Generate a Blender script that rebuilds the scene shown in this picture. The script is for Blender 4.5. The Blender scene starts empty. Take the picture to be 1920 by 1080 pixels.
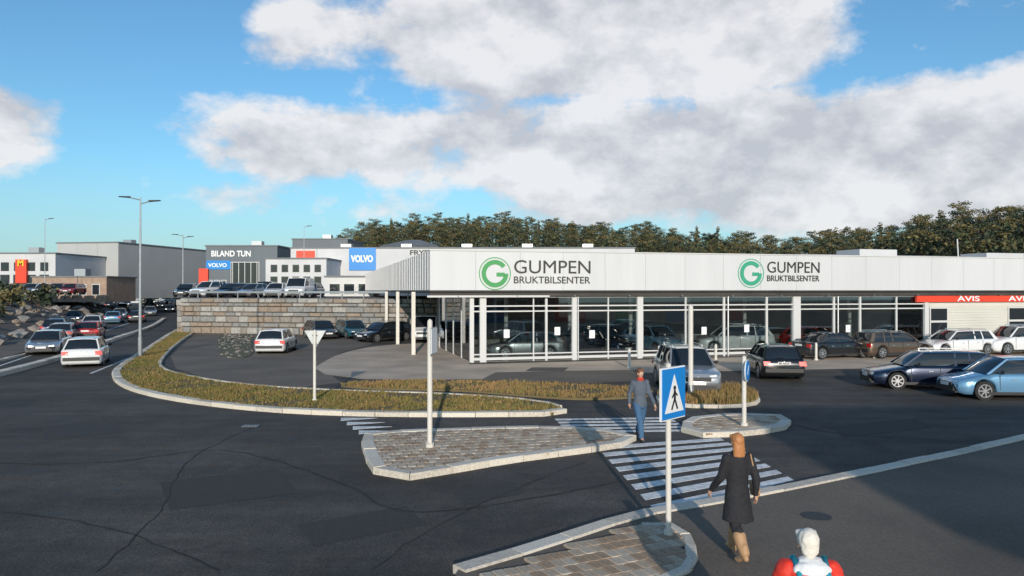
import bpy, bmesh, math, random
from mathutils import Vector, Matrix
random.seed(7)
S = bpy.context.scene
COL = S.collection
PI = math.pi
# ------------------------------------------------------------ camera, sky, sun
CAMH, F, HOR = 3.8, 1390.0, 545.0
cam = bpy.data.cameras.new('camera'); camo = bpy.data.objects.new('camera', cam); COL.objects.link(camo)
cam.sensor_width = 36; cam.lens = F/1920*36; cam.clip_end = 5000; cam.clip_start = .1
camo.location = (0, 0, CAMH); camo.rotation_euler = (PI/2 + math.atan((HOR-540)/F), 0, 0)
S.camera = camo
SUN_EL, SUN_AZ = math.radians(14), math.radians(-3.0)      # shadows fall away from the camera, slightly left
sd = Vector((-math.sin(SUN_AZ)*math.cos(SUN_EL), -math.cos(SUN_AZ)*math.cos(SUN_EL), math.sin(SUN_EL)))  # towards the sun
sl = bpy.data.lights.new('sun', 'SUN'); sl.energy = 3.1; sl.angle = math.radians(.5); sl.color = (1, .91, .80)
so = bpy.data.objects.new('sun', sl); COL.objects.link(so); so.rotation_euler = sd.to_track_quat('Z', 'Y').to_euler()
S.view_settings.view_transform = 'Standard'; S.view_settings.look = 'None'
S.view_settings.exposure = .27; S.view_settings.gamma = 1
W = bpy.data.worlds.new('World'); S.world = W; W.use_nodes = True
def world():
    nt = W.node_tree; N = nt.nodes; L = nt.links; N.clear()
    def nd(t, **k):
        n = N.new(t)
        for a, b in k.items(): setattr(n, a, b)
        return n
    def mth(op, a, b=None, c=None, clamp=False):
        n = nd('ShaderNodeMath', operation=op, use_clamp=clamp)
        for i, v in enumerate((a, b, c)):
            if v is None: continue
            if isinstance(v, (int, float)): n.inputs[i].default_value = v
            else: L.new(v, n.inputs[i])
        return n.outputs[0]
    out = nd('ShaderNodeOutputWorld'); bg = nd('ShaderNodeBackground'); bg.inputs[1].default_value = .1
    sky = nd('ShaderNodeTexSky', sky_type='NISHITA'); sky.sun_disc = False
    sky.sun_elevation = SUN_EL; sky.sun_rotation = math.radians(180-3); sky.ozone_density = 2.2; sky.dust_density = .6
    tc = nd('ShaderNodeTexCoord'); sp = nd('ShaderNodeSeparateXYZ'); L.new(tc.outputs['Generated'], sp.inputs[0])
    x, y, z = sp.outputs
    az = mth('ARCTAN2', x, y)                       # 0 ahead, + right
    hyp = mth('SQRT', mth('ADD', mth('MULTIPLY', x, x), mth('MULTIPLY', y, y)))
    el = mth('ARCTAN2', z, hyp)
    cmb = nd('ShaderNodeCombineXYZ'); L.new(mth('MULTIPLY', az, 1.0), cmb.inputs[0]); L.new(mth('MULTIPLY', el, 1.5), cmb.inputs[1])
    def noise(sc, det, off, rough=.55):
        mp = nd('ShaderNodeMapping'); L.new(cmb.outputs[0], mp.inputs[0]); mp.inputs['Location'].default_value = off
        n = nd('ShaderNodeTexNoise'); n.inputs['Scale'].default_value = sc; n.inputs['Detail'].default_value = det
        n.inputs['Roughness'].default_value = rough; L.new(mp.outputs[0], n.inputs[0]); return n.outputs[0]
    n1 = noise(4.2, 10, (3.1, .7, 0), .6); n2 = noise(9, 8, (9, 4, 0), .6); n3 = noise(2.4, 4, (5, 2, 0))
    fld = None
    # soft masses of cloud where they stand in this sky: azimuth, elevation, half-sizes
    for (a, e, sa, se, w) in ((-.64, .185, .10, .055, 1.05), (.07, .33, .36, .085, 1.0), (-.05, .285, .24, .09, .6), (.0, .19, .36, .07, .85), (.36, .155, .42, .085, 1.0),
                              (.62, .13, .36, .07, .9), (-.2, .375, .3, .03, .35), (-.24, .18, .14, .05, .7), (.1, .12, .5, .04, .55), (1.3, .3, .5, .2, .7), (-1.5, .3, .5, .2, .7), (2.6, .4, .9, .2, .6)):
        d = mth('ADD', mth('POWER', mth('ABSOLUTE', mth('DIVIDE', mth('SUBTRACT', az, a), sa)), 2.2), mth('POWER', mth('ABSOLUTE', mth('DIVIDE', mth('SUBTRACT', el, e), se)), 2.2))
        g = mth('MULTIPLY', mth('DIVIDE', 1.0, mth('ADD', 1.0, mth('MULTIPLY', d, d))), w)
        fld = g if fld is None else mth('MAXIMUM', fld, g)
    t = mth('ADD', mth('MULTIPLY', fld, .62), mth('ADD', mth('MULTIPLY', n1, 1.15), mth('MULTIPLY', n2, .45)))
    mask = mth('DIVIDE', mth('SUBTRACT', t, 1.05), .15, clamp=True)
    hz = mth('SUBTRACT', 1.0, mth('DIVIDE', el, .16), clamp=True)       # towards the horizon the air is paler
    n1b = noise(4.2, 10, (3.1, .755, 0), .6); shade = mth('ADD', mth('MULTIPLY_ADD', mth('SUBTRACT', n1, n1b), 5.5, .58), mth('MULTIPLY_ADD', n2, 1.2, -.6), clamp=True)
    cc = nd('ShaderNodeMix', data_type='RGBA'); L.new(shade, cc.inputs[0]); cc.inputs[6].default_value = (4.6, 4.7, 5.1, 1); cc.inputs[7].default_value = (7.2, 7.15, 7.25, 1)
    tint = nd('ShaderNodeMix', data_type='RGBA', blend_type='MULTIPLY'); tint.inputs[0].default_value = 1
    L.new(sky.outputs[0], tint.inputs[6]); tint.inputs[7].default_value = SKYT
    mx0 = nd('ShaderNodeMix', data_type='RGBA'); L.new(mth('MULTIPLY', hz, .75), mx0.inputs[0]); L.new(tint.outputs[2], mx0.inputs[6]); mx0.inputs[7].default_value = (3.3, 4.75, 5.6, 1)
    mx = nd('ShaderNodeMix', data_type='RGBA'); L.new(mth('MULTIPLY', mask, .93), mx.inputs[0])
    L.new(mx0.outputs[2], mx.inputs[6]); L.new(cc.outputs[2], mx.inputs[7]); L.new(mx.outputs[2], bg.inputs[0]); L.new(bg.outputs[0], out.inputs[0])
SKYT = (.76, 1.14, 1.30, 1)
world()

# ------------------------------------------------------------ helpers
def G(X, Y, z=0.0):
    """point of the ground (height z) seen at a place of the survey photograph"""
    d = (CAMH-z)*F/(Y-HOR); return ((X-960)/F*d, d)
def Zat(Y, d): return CAMH-(Y-HOR)/F*d
def Xat(X, d): return (X-960)/F*d
MATS = {}
def mat(name, col, rough=.6, metal=0., var=0., vscale=3., bump=0., bscale=40., col2=None, spec=.5, emit=None, coat=0., detail=6., stretch=None, v2=0., v2s=.4, coord='Object'):
    if name in MATS: return MATS[name]
    m = bpy.data.materials.new(name); m.use_nodes = True; nt = m.node_tree; N = nt.nodes; L = nt.links
    b = N['Principled BSDF']; b.inputs['Roughness'].default_value = rough; b.inputs['Metallic'].default_value = metal
    b.inputs['Specular IOR Level'].default_value = spec; b.inputs['Coat Weight'].default_value = coat; b.inputs['Coat Roughness'].default_value = .04
    c = (*col, 1); b.inputs['Base Color'].default_value = c
    if var or bump or v2:
        tc = N.new('ShaderNodeTexCoord'); src = tc.outputs[coord]
        if stretch:
            mp = N.new('ShaderNodeMapping'); mp.inputs['Scale'].default_value = stretch; L.new(src, mp.inputs[0]); src = mp.outputs[0]
    last = None
    if var:
        n = N.new('ShaderNodeTexNoise'); n.inputs['Scale'].default_value = vscale; n.inputs['Detail'].default_value = detail; n.inputs['Roughness'].default_value = .65; L.new(src, n.inputs[0])
        r = N.new('ShaderNodeValToRGB'); r.color_ramp.elements[0].position = .32; r.color_ramp.elements[1].position = .68
        c2 = col2 or tuple(min(1, v*(1+var)) for v in col); c1 = tuple(v*(1-var) for v in col) if not col2 else col
        r.color_ramp.elements[0].color = (*c1, 1); r.color_ramp.elements[1].color = (*c2, 1)
        L.new(n.outputs[0], r.inputs[0]); last = r.outputs[0]
    if v2:
        n = N.new('ShaderNodeTexNoise'); n.inputs['Scale'].default_value = v2s; n.inputs['Detail'].default_value = 5; L.new(src, n.inputs[0])
        r = N.new('ShaderNodeMapRange'); r.inputs[1].default_value = .3; r.inputs[2].default_value = .7; r.inputs[3].default_value = 1-v2; r.inputs[4].default_value = 1+v2; L.new(n.outputs[0], r.inputs[0])
        mx = N.new('ShaderNodeMix'); mx.data_type = 'RGBA'; mx.blend_type = 'MULTIPLY'; mx.inputs[0].default_value = 1
        if last: L.new(last, mx.inputs[6])
        else: mx.inputs[6].default_value = c
        L.new(r.outputs[0], mx.inputs[7]); last = mx.outputs[2]
    if last: L.new(last, b.inputs['Base Color'])
    if bump:
        n = N.new('ShaderNodeTexNoise'); n.inputs['Scale'].default_value = bscale; n.inputs['Detail'].default_value = 4; L.new(src, n.inputs[0])
        bp = N.new('ShaderNodeBump'); bp.inputs['Strength'].default_value = bump; bp.inputs['Distance'].default_value = .02; L.new(n.outputs[0], bp.inputs['Height']); L.new(bp.outputs[0], b.inputs['Normal'])
    if emit: b.inputs['Emission Color'].default_value = (*emit[0], 1); b.inputs['Emission Strength'].default_value = emit[1]
    MATS[name] = m; return m
def glassmat(name, tint, tr, rough=.02):
    if name in MATS: return MATS[name]
    m = bpy.data.materials.new(name); m.use_nodes = True; nt = m.node_tree; N = nt.nodes; L = nt.links; N.clear()
    o = N.new('ShaderNodeOutputMaterial'); t = N.new('ShaderNodeBsdfTransparent'); g = N.new('ShaderNodeBsdfGlossy'); mx = N.new('ShaderNodeMixShader'); fr = N.new('ShaderNodeFresnel')
    t.inputs[0].default_value = (*tint, 1); g.inputs[1].default_value = rough; fr.inputs[0].default_value = 1.5
    g.inputs[0].default_value = (.9, .95, 1, 1)
    ma = N.new('ShaderNodeMath'); ma.operation = 'ADD'; ma.inputs[1].default_value = tr; L.new(fr.outputs[0], ma.inputs[0])
    L.new(ma.outputs[0], mx.inputs[0]); L.new(t.outputs[0], mx.inputs[1]); L.new(g.outputs[0], mx.inputs[2]); L.new(mx.outputs[0], o.inputs[0]); MATS[name] = m; return m
class MB:
    def __init__(s): s.v = []; s.f = []; s.m = []
    def add(s, vs, fs, mi=0):
        o = len(s.v); s.v += [tuple(v) for v in vs]; s.f += [tuple(i+o for i in f) for f in fs]; s.m += [mi]*len(fs); return s
    def box(s, c, d, rz=0, mi=0, M=None):
        x, y, z = (k/2 for k in d); R = Matrix.Rotation(rz, 3, 'Z') if rz else None; vs = []
        for q in ((-x,-y,-z),(x,-y,-z),(x,y,-z),(-x,y,-z),(-x,-y,z),(x,-y,z),(x,y,z),(-x,y,z)):
            p = Vector(q)
            if R: p = R @ p
            p += Vector(c)
            if M: p = M @ p
            vs.append(p)
        return s.add(vs, [(0,3,2,1),(4,5,6,7),(0,1,5,4),(1,2,6,5),(2,3,7,6),(3,0,4,7)], mi)
    def cyl(s, a, b, r0, r1=None, n=10, mi=0, cap=True):
        r1 = r0 if r1 is None else r1; a, b = Vector(a), Vector(b); d = (b-a).normalized(); u = d.orthogonal().normalized(); w = d.cross(u)
        vs = []
        for p, r in ((a, r0), (b, r1)):
            for i in range(n):
                t = 2*PI*i/n; vs.append(p+u*math.cos(t)*r+w*math.sin(t)*r)
        fs = [(i, (i+1) % n, n+(i+1) % n, n+i) for i in range(n)]
        if cap: fs += [tuple(range(n-1, -1, -1)), tuple(range(n, 2*n))]
        return s.add(vs, fs, mi)
    def prism(s, pts, z0, z1, mi=0):
        n = len(pts)
        ar = sum(pts[i][0]*pts[(i+1) % n][1]-pts[(i+1) % n][0]*pts[i][1] for i in range(n))
        if ar < 0: pts = pts[::-1]
        vs = [(p[0], p[1], z0) for p in pts]+[(p[0], p[1], z1) for p in pts]
        fs = [tuple(range(n-1, -1, -1)), tuple(range(n, 2*n))]+[(i, (i+1) % n, n+(i+1) % n, n+i) for i in range(n)]
        return s.add(vs, fs, mi)
    def sheet(s, pts, z, mi=0):
        n = len(pts)
        ar = sum(pts[i][0]*pts[(i+1) % n][1]-pts[(i+1) % n][0]*pts[i][1] for i in range(n))
        if ar < 0: pts = pts[::-1]
        return s.add([(p[0], p[1], z) for p in pts], [tuple(range(n))], mi)
    def ico(s, c, r, sub=1, mi=0, jit=0., sc=(1,1,1)):
        bm = bmesh.new(); bmesh.ops.create_icosphere(bm, subdivisions=sub, radius=1)
        vs = []
        for v in bm.verts:
            k = 1+random.uniform(-jit, jit); vs.append((c[0]+v.co.x*r*sc[0]*k, c[1]+v.co.y*r*sc[1]*k, c[2]+v.co.z*r*sc[2]*k))
        fs = [tuple(v.index for v in f.verts) for f in bm.faces]; bm.free(); return s.add(vs, fs, mi)
    def mesh(s, name, mats, smooth=False):
        me = bpy.data.meshes.new(name); me.from_pydata(s.v, [], s.f)
        for m in (mats if isinstance(mats, (list, tuple)) else [mats]): me.materials.append(m)
        if any(s.m): me.polygons.foreach_set('material_index', s.m)
        if smooth: me.polygons.foreach_set('use_smooth', [True]*len(s.f))
        me.update(); return me
    def build(s, name, mats, parent=None, smooth=False, **tags):
        return link(name, s.mesh(name, mats, smooth), parent, **tags)
def link(name, me, parent=None, **tags):
    o = bpy.data.objects.new(name, me); COL.objects.link(o)
    if parent: o.parent = parent
    for k, v in tags.items(): o[k] = v
    return o
def thing(name, label, cat, loc=(0,0,0), rz=0, group=None):
    o = bpy.data.objects.new(name, None); COL.objects.link(o); o.location = loc; o.rotation_euler = (0,0,rz); o.empty_display_size = .2
    o['label'] = label; o['category'] = cat
    if group: o['group'] = group
    return o
def tag(o, label, cat, group=None):
    o['label'] = label; o['category'] = cat
    if group: o['group'] = group
    return o
def dup(root, loc=None, rz=None, label=None):
    r = root.copy(); COL.objects.link(r)
    if loc is not None: r.location = loc
    if rz is not None: r.rotation_euler = (0,0,rz)
    if label: r['label'] = label
    def rec(a, b):
        for ch in list(a.children):
            c = ch.copy(); COL.objects.link(c); c.parent = b; rec(ch, c)
    rec(root, r); return r
_fonts = {}
def text(name, s, size, m, parent, loc, rot=(PI/2,0,0), width=None, ext=.01, bold=0., align='LEFT'):
    cu = bpy.data.curves.new(name, 'FONT'); cu.body = s; cu.size = size; cu.extrude = ext; cu.offset = bold; cu.align_x = align
    o = bpy.data.objects.new(name, cu); COL.objects.link(o); dg = bpy.context.evaluated_depsgraph_get()
    me = bpy.data.meshes.new_from_object(o.evaluated_get(dg)); bpy.data.objects.remove(o); bpy.data.curves.remove(cu)
    me.name = name; me.materials.clear(); me.materials.append(m)
    xs = [v.co.x for v in me.vertices]; k = 1
    if width and xs: k = width/(max(xs)-min(xs))
    ob = link(name, me, parent); ob.location = loc; ob.rotation_euler = rot; ob.scale = (k, 1, 1); return ob
def inside(p, poly):
    x, y = p; c = False; n = len(poly); j = n-1
    for i in range(n):
        xi, yi = poly[i]; xj, yj = poly[j]
        if (yi > y) != (yj > y) and x < (xj-xi)*(y-yi)/(yj-yi)+xi: c = not c
        j = i
    return c
def smoothline(pts, k=4, closed=False):
    out = []; n = len(pts)
    for i in range(n if closed else n-1):
        p0 = pts[(i-1) % n] if closed or i > 0 else pts[i]; p1 = pts[i]; p2 = pts[(i+1) % n]; p3 = pts[(i+2) % n] if closed or i+2 < n else pts[i+1]
        for j in range(k):
            t = j/k
            out.append(tuple(.5*((2*p1[a])+(-p0[a]+p2[a])*t+(2*p0[a]-5*p1[a]+4*p2[a]-p3[a])*t*t+(-p0[a]+3*p1[a]-3*p2[a]+p3[a])*t**3) for a in (0, 1)))
    if not closed: out.append(pts[-1])
    return out
def resample(pts, step):
    out = [pts[0]]; acc = 0
    for a, b in zip(pts, pts[1:]):
        L = math.dist(a, b)
        if L < 1e-6: continue
        t = step-acc
        while t <= L: out.append((a[0]+(b[0]-a[0])*t/L, a[1]+(b[1]-a[1])*t/L)); t += step
        acc = (acc+L) % step
    return out

# ------------------------------------------------------------ materials
ASPH = mat('asphalt', (.062, .055, .048), .82, var=.5, vscale=26, bump=.5, bscale=90, v2=.30, v2s=.35, detail=12)
def asphalt(name, base, warm):
    m = bpy.data.materials.new(name); m.use_nodes = True; nt = m.node_tree; N = nt.nodes; L = nt.links; b = N['Principled BSDF']; b.inputs['Specular IOR Level'].default_value = .35
    tc = N.new('ShaderNodeTexCoord')
    def ns(sc, det, lo, hi, v0, v1, stretch=None, rough=.6):
        src = tc.outputs['Object']
        if stretch: mp = N.new('ShaderNodeMapping'); mp.inputs['Rotation'].default_value = (0, 0, stretch[3]); mp.inputs['Scale'].default_value = stretch[:3]; L.new(src, mp.inputs[0]); src = mp.outputs[0]
        n = N.new('ShaderNodeTexNoise'); n.inputs['Scale'].default_value = sc; n.inputs['Detail'].default_value = det; n.inputs['Roughness'].default_value = rough; L.new(src, n.inputs[0])
        r = N.new('ShaderNodeMapRange'); r.inputs[1].default_value = lo; r.inputs[2].default_value = hi; r.inputs[3].default_value = v0; r.inputs[4].default_value = v1; L.new(n.outputs[0], r.inputs[0]); return r.outputs[0]
    def mul(a, c):
        k = N.new('ShaderNodeMath'); k.operation = 'MULTIPLY'; L.new(a, k.inputs[0]); L.new(c, k.inputs[1]); return k.outputs[0]
    fine = ns(52, 3, .36, .66, .45, 1.75); mid = ns(2.6, 9, .35, .65, .82, 1.2); big = ns(.22, 4, .35, .65, .74, 1.3); streak = ns(.9, 5, .38, .64, .84, 1.22, (.12, 1.1, 1, -.25))
    v = mul(mul(fine, mid), mul(big, streak)); mx = N.new('ShaderNodeMix'); mx.data_type = 'RGBA'; L.new(ns(.35, 3, .35, .65, 0, 1), mx.inputs[0]); mx.inputs[6].default_value = (*base, 1); mx.inputs[7].default_value = (*warm, 1)
    vm = N.new('ShaderNodeVectorMath'); vm.operation = 'SCALE'; L.new(mx.outputs[2], vm.inputs[0]); L.new(v, vm.inputs['Scale']); L.new(vm.outputs[0], b.inputs['Base Color'])
    L.new(ns(1.3, 5, .3, .7, .68, .95), b.inputs['Roughness'])
    n = N.new('ShaderNodeTexNoise'); n.inputs['Scale'].default_value = 75; n.inputs['Detail'].default_value = 3; L.new(tc.outputs['Object'], n.inputs[0]); bp = N.new('ShaderNodeBump'); bp.inputs['Strength'].default_value = .6; bp.inputs['Distance'].default_value = .012; L.new(n.outputs[0], bp.inputs['Height']); L.new(bp.outputs[0], b.inputs['Normal']); MATS[name] = m; return m
ASPH = asphalt('road_asphalt', (.058, .053, .048), (.070, .060, .050))
ASPH2 = mat('worn_asphalt', (.15, .122, .095), .88, var=.25, vscale=22, bump=.3, bscale=120, v2=.25, v2s=.35)
PATH = mat('concrete_forecourt', (.50, .395, .30), .8, var=.14, vscale=14, v2=.22, v2s=.5, bump=.1)
DIRT = mat('dry_ground', (.13, .11, .08), .95, var=.4, vscale=4, bump=.6, bscale=20, col2=(.09, .10, .045))
KERB = mat('granite_kerb', (.66, .59, .49), .75, var=.2, vscale=25, bump=.25, bscale=60)
KMATS = [KERB, mat('granite_kerb_dusty', (.56, .50, .42), .8, var=.25, vscale=18, bump=.3, bscale=50), mat('granite_kerb_pale', (.70, .64, .54), .75, var=.2, vscale=30, bump=.25, bscale=60), KERB]
PAVER = mat('grey_paver', (.46, .36, .26), .8, var=.2, vscale=18, bump=.25, bscale=50)
PAVERB = mat('brown_paver', (.36, .25, .165), .8, var=.22, vscale=18, bump=.25, bscale=50)
PAVERC = mat('pale_paver', (.52, .43, .33), .8, var=.18, vscale=18, bump=.25, bscale=50)
JOINT = mat('paving_joint', (.07, .06, .05), .95, var=.3, vscale=30)
GRASS = mat('grass_soil', (.16, .105, .055), .95, var=.3, vscale=3, bump=.8, bscale=30, col2=(.15, .13, .05))
BLADE = mat('grass_blade', (.26, .18, .05), .8, var=.1, vscale=.45, col2=(.13, .14, .035), detail=3)
BLADED = mat('dry_grass_blade', (.34, .20, .085), .85, var=.3, vscale=.6, col2=(.24, .17, .06), detail=3)
WPAINT = mat('road_marking', (.70, .70, .69), .7, var=.28, vscale=9, v2=.22, v2s=2.5)
WHITE = mat('white_cladding', (.60, .60, .605), .45, var=.04, vscale=1.2, v2=.05, v2s=.25, stretch=(1, 1, .12))
WHITE2 = mat('white_plaster', (.56, .56, .57), .7, v2=.08, v2s=.3)
WFRAME = mat('white_frame', (.60, .59, .575), .4)
SIDING = mat('grey_siding', (.58, .57, .56), .6, v2=.08, v2s=.4)
BSIDING = mat('beige_siding', (.60, .58, .52), .6, v2=.06, v2s=.5)
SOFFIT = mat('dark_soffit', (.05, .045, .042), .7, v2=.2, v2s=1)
DARKM = mat('dark_metal', (.05, .052, .055), .5, metal=.3)
GREYM = mat('galvanised_steel', (.45, .46, .47), .4, metal=.7, var=.1, vscale=6)
POLEM = mat('pale_pole_paint', (.66, .62, .56), .5, var=.06, vscale=4)
LOGO = mat('charcoal_lettering', (.035, .033, .032), .5)
GREEN = mat('logo_green', (.055, .30, .09), .5); GREEN2 = mat('logo_teal_green', (.04, .33, .2), .5)
REDS = mat('sign_red', (.75, .06, .025), .5); BLUES = mat('sign_blue', (.01, .22, .62), .4); SKYB = mat('sign_light_blue', (.12, .5, .8), .4)
SWHITE = mat('sign_white', (.82, .82, .82), .4); SBLACK = mat('sign_black', (.02, .02, .02), .5)
ROOFG = mat('grey_roofing', (.17, .18, .19), .8, v2=.12, v2s=.5)
STONES = [mat('granite_block_'+n, c, .85, var=.25, vscale=4, bump=.7, bscale=12) for n, c in (('grey', (.24, .235, .225)), ('pale', (.36, .34, .31)), ('brown', (.26, .23, .20)), ('rust', (.28, .22, .17)))]
SGLASS = glassmat('showroom_glass', (.74, .78, .78), .06)
WGLASS = mat('window_glass', (.02, .025, .03), .06, spec=.8)
INT = mat('showroom_interior', (.20, .19, .18), .7, v2=.3, v2s=.5); INTF = mat('showroom_floor', (.25, .23, .21), .25)

# ------------------------------------------------------------ ground and roads
g = MB(); g.sheet([(-900, -120), (900, -120), (900, 1500), (-900, 1500)], 0); g.build('ground', DIRT, kind='structure')
LE = [(-22, -30), (-24.5, 20), (-31, 45), (-46, 84), (-66, 125), (-110, 200), (-190, 350)]     # left edge of the roads
RE = [(-150, 350), (-84, 200), (-50, 125), (-36, 90), (-28, 62), (-3, 61), (60, 66), (95, 70), (95, -30)]
m = MB(); m.sheet(LE+RE, .012); m.build('road', ASPH, kind='structure')
m = MB(); m.sheet([G(X, Y) for X, Y in ((395, 606), (350, 640), (320, 668), (330, 692), (430, 722), (560, 728), (640, 718), (600, 690), (640, 662), (700, 645), (560, 618))], .020); m.build('access_road', ASPH2, kind='structure')
fore = smoothline([G(X, Y) for X, Y in ((590, 690), (640, 664), (720, 648), (878, 640))], 5)+[G(880, 684), (20, 44.0), (44, 50), (46, 44.5), (20, 36.5)]+[G(X, Y) for X, Y in ((1200, 700), (1100, 702), (1010, 706), (900, 712), (780, 713), (680, 712), (610, 703))]
m = MB(); m.sheet(fore, .024); m.build('forecourt', PATH, kind='structure')
m = MB(); m.sheet([G(X, Y) for X, Y in ((930, 699), (1205, 694), (1205, 716), (1100, 720), (900, 714))], .029); m.build('asphalt_patch', ASPH2, kind='structure')
m = MB(); m.sheet([G(X, Y) for X, Y in ((997, 690), (1066, 690), (1058, 697), (985, 697))], .034); m.build('drain_cover', mat('drain_iron', (.10, .085, .075), .8, var=.2, vscale=20), kind='structure')

def kerb(name, pts, h=.13, w=.28, step=1.0, mt=KERB, parent=None, closed=False):
    """a row of separate kerb stones"""
    root = parent or bpy.data.objects.new(name, None)
    if not parent: COL.objects.link(root); root['kind'] = 'structure'
    pp_ = pts+([pts[0]] if closed else []); tl = sum(math.dist(a, b) for a, b in zip(pp_, pp_[1:])); step = tl/max(1, round(tl/step))*.9999
    ps = resample(pp_, step)
    if math.dist(ps[-1], pp_[-1]) > .3*step: ps.append(pp_[-1])
    else: ps[-1] = pp_[-1]
    def nrm(i):
        n = Vector((0., 0.)); m_ = len(ps)-1
        for j in ((i-1) % m_ if closed else i-1, i % m_ if closed else i):
            if 0 <= j < m_:
                e = Vector((ps[j+1][0]-ps[j][0], ps[j+1][1]-ps[j][1])).normalized(); n += Vector((-e.y, e.x))
        return n.normalized()
    for i_, (a, b) in enumerate(zip(ps, ps[1:])):
        d = Vector((b[0]-a[0], b[1]-a[1])).normalized(); na, nb = nrm(i_), nrm(i_+1); a2 = Vector(a)+d*.009; b2 = Vector(b)-d*.009; jt = random.uniform(-.006, .006)
        hh = h+random.uniform(-.008, .008); k1, k2 = w/2+jt, w/2-jt; c_ = .022; lo = [a2-na*k1, b2-nb*k1, b2+nb*k2, a2+na*k2]; up = [a2-na*(k1-c_), b2-nb*(k1-c_), b2+nb*(k2-c_), a2+na*(k2-c_)]
        q = MB(); vs = [(p.x, p.y, -.02) for p in lo]+[(p.x, p.y, hh-.02) for p in lo]+[(p.x, p.y, hh) for p in up]
        fs = [(0,1,5,4),(1,2,6,5),(2,3,7,6),(3,0,4,7),(4,5,9,8),(5,6,10,9),(6,7,11,10),(7,4,8,11),(8,9,10,11)]
        q.add(vs, fs); q.build('kerb_stone', random.choice(KMATS) if mt is KERB else mt, root)
    return root
def grass(name, poly, n, z, mats, hmin=.04, hmax=.13, dens=None, parent=None):
    xs = [p[0] for p in poly]; ys = [p[1] for p in poly]; q = MB(); k = 0
    ph = random.uniform(0, 9)
    while k < n:
        x, y = random.uniform(min(xs), max(xs)), random.uniform(min(ys), max(ys))
        if not inside((x, y), poly): continue
        if dens and random.random() > dens(x, y): k += .2; continue
        dn = math.sin(x*1.3+ph)+math.sin(y*1.7+x*.6)+math.sin(x*3.1-y*2.3+ph)
        if dn < -1.0 and random.random() < .8: k += .3; continue
        k += 1; mi = random.randrange(len(mats)) if abs(dn) > .5 else (len(mats)-1 if 'BLADED' and random.random() < .5 else 0)
        for _ in range(2):
            a = random.uniform(0, 2*PI); h = random.uniform(hmin, hmax); w = random.uniform(.012, .03); l = random.uniform(.0, .08); h *= 1+.5*max(0, dn)*.4; xx = x+random.uniform(-.05, .05); yy = y+random.uniform(-.05, .05)
            q.add([(xx-w*math.cos(a), yy-w*math.sin(a), z), (xx+w*math.cos(a), yy+w*math.sin(a), z), (xx+l*math.sin(a), yy+l*math.cos(a), z+h)], [(0,1,2)], mi)
    return q.build(name, mats, parent, kind='stuff', label=name.replace('_', ' ')+' of low tufts in olive and straw colours', category='grass')
# long curved verge beside the main road
OUT = smoothline([G(X, Y) for X, Y in ((375, 602), (330, 622), (275, 658), (228, 690), (219, 708), (240, 727), (300, 745), (400, 761), (540, 774), (700, 780), (880, 781), (1035, 780))], 6)
INN = smoothline([G(X, Y) for X, Y in ((1050, 768), (1000, 756), (850, 744), (700, 739), (560, 733), (450, 724), (370, 712), (310, 696), (302, 678), (330, 648), (366, 622), (388, 606))], 6)
vp = OUT+[G(1056, 774)]+INN
m = MB(); m.prism(vp, -.02, .10); m.build('verge', GRASS, kind='structure')
kerb('verge_kerb', OUT+[G(1056, 774)], h=.15, w=.34); kerb('inner_kerb', INN, h=.135, w=.16)
grass('verge_grass', vp, 24000, .10, [BLADE, BLADED, BLADE], .03, .09)
v2 = smoothline([G(X, Y) for X, Y in ((640, 724), (760, 717), (900, 719), (1060, 724), (1200, 733), (1215, 745), (1100, 751), (1000, 746), (860, 735), (700, 731))], 4, True)
m = MB(); m.prism(v2, -.02, .09); m.build('forecourt_verge', GRASS, kind='structure'); grass('forecourt_grass', v2, 3800, .09, [BLADED, BLADE, BLADED], .03, .13)
v3 = smoothline([G(X, Y) for X, Y in ((1240, 742), (1300, 737), (1380, 736), (1412, 744), (1418, 756), (1390, 764), (1300, 765), (1245, 758))], 4, True)
m = MB(); m.prism(v3, -.02, .10); m.build('entrance_verge', GRASS, kind='structure'); grass('entrance_grass', v3, 3500, .10, [BLADED, BLADE, BLADED], .08, .28); kerb('entrance_verge_kerb', v3, closed=True, h=.13, w=.2, step=.8)
v4 = smoothline([G(X, Y) for X, Y in ((420, 626), (468, 628), (472, 650), (470, 668), (430, 672), (408, 655))], 3, True)
m = MB(); m.prism(v4, -.02, .06); m.build('gravel_patch', DIRT, kind='structure')
q = MB()
for _ in range(190):
    while True:
        x, y = random.uniform(min(p[0] for p in v4), max(p[0] for p in v4)), random.uniform(min(p[1] for p in v4), max(p[1] for p in v4))
        if inside((x, y), v4): break
    q.ico((x, y, .06), random.uniform(.02, .13)*random.random()+.02, 0, jit=.3, sc=(1.2, 1, .7))
q.build('rubble', STONES[2], kind='stuff', label='grey broken rubble heaped beside the parked white hatchback', category='rubble')

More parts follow.
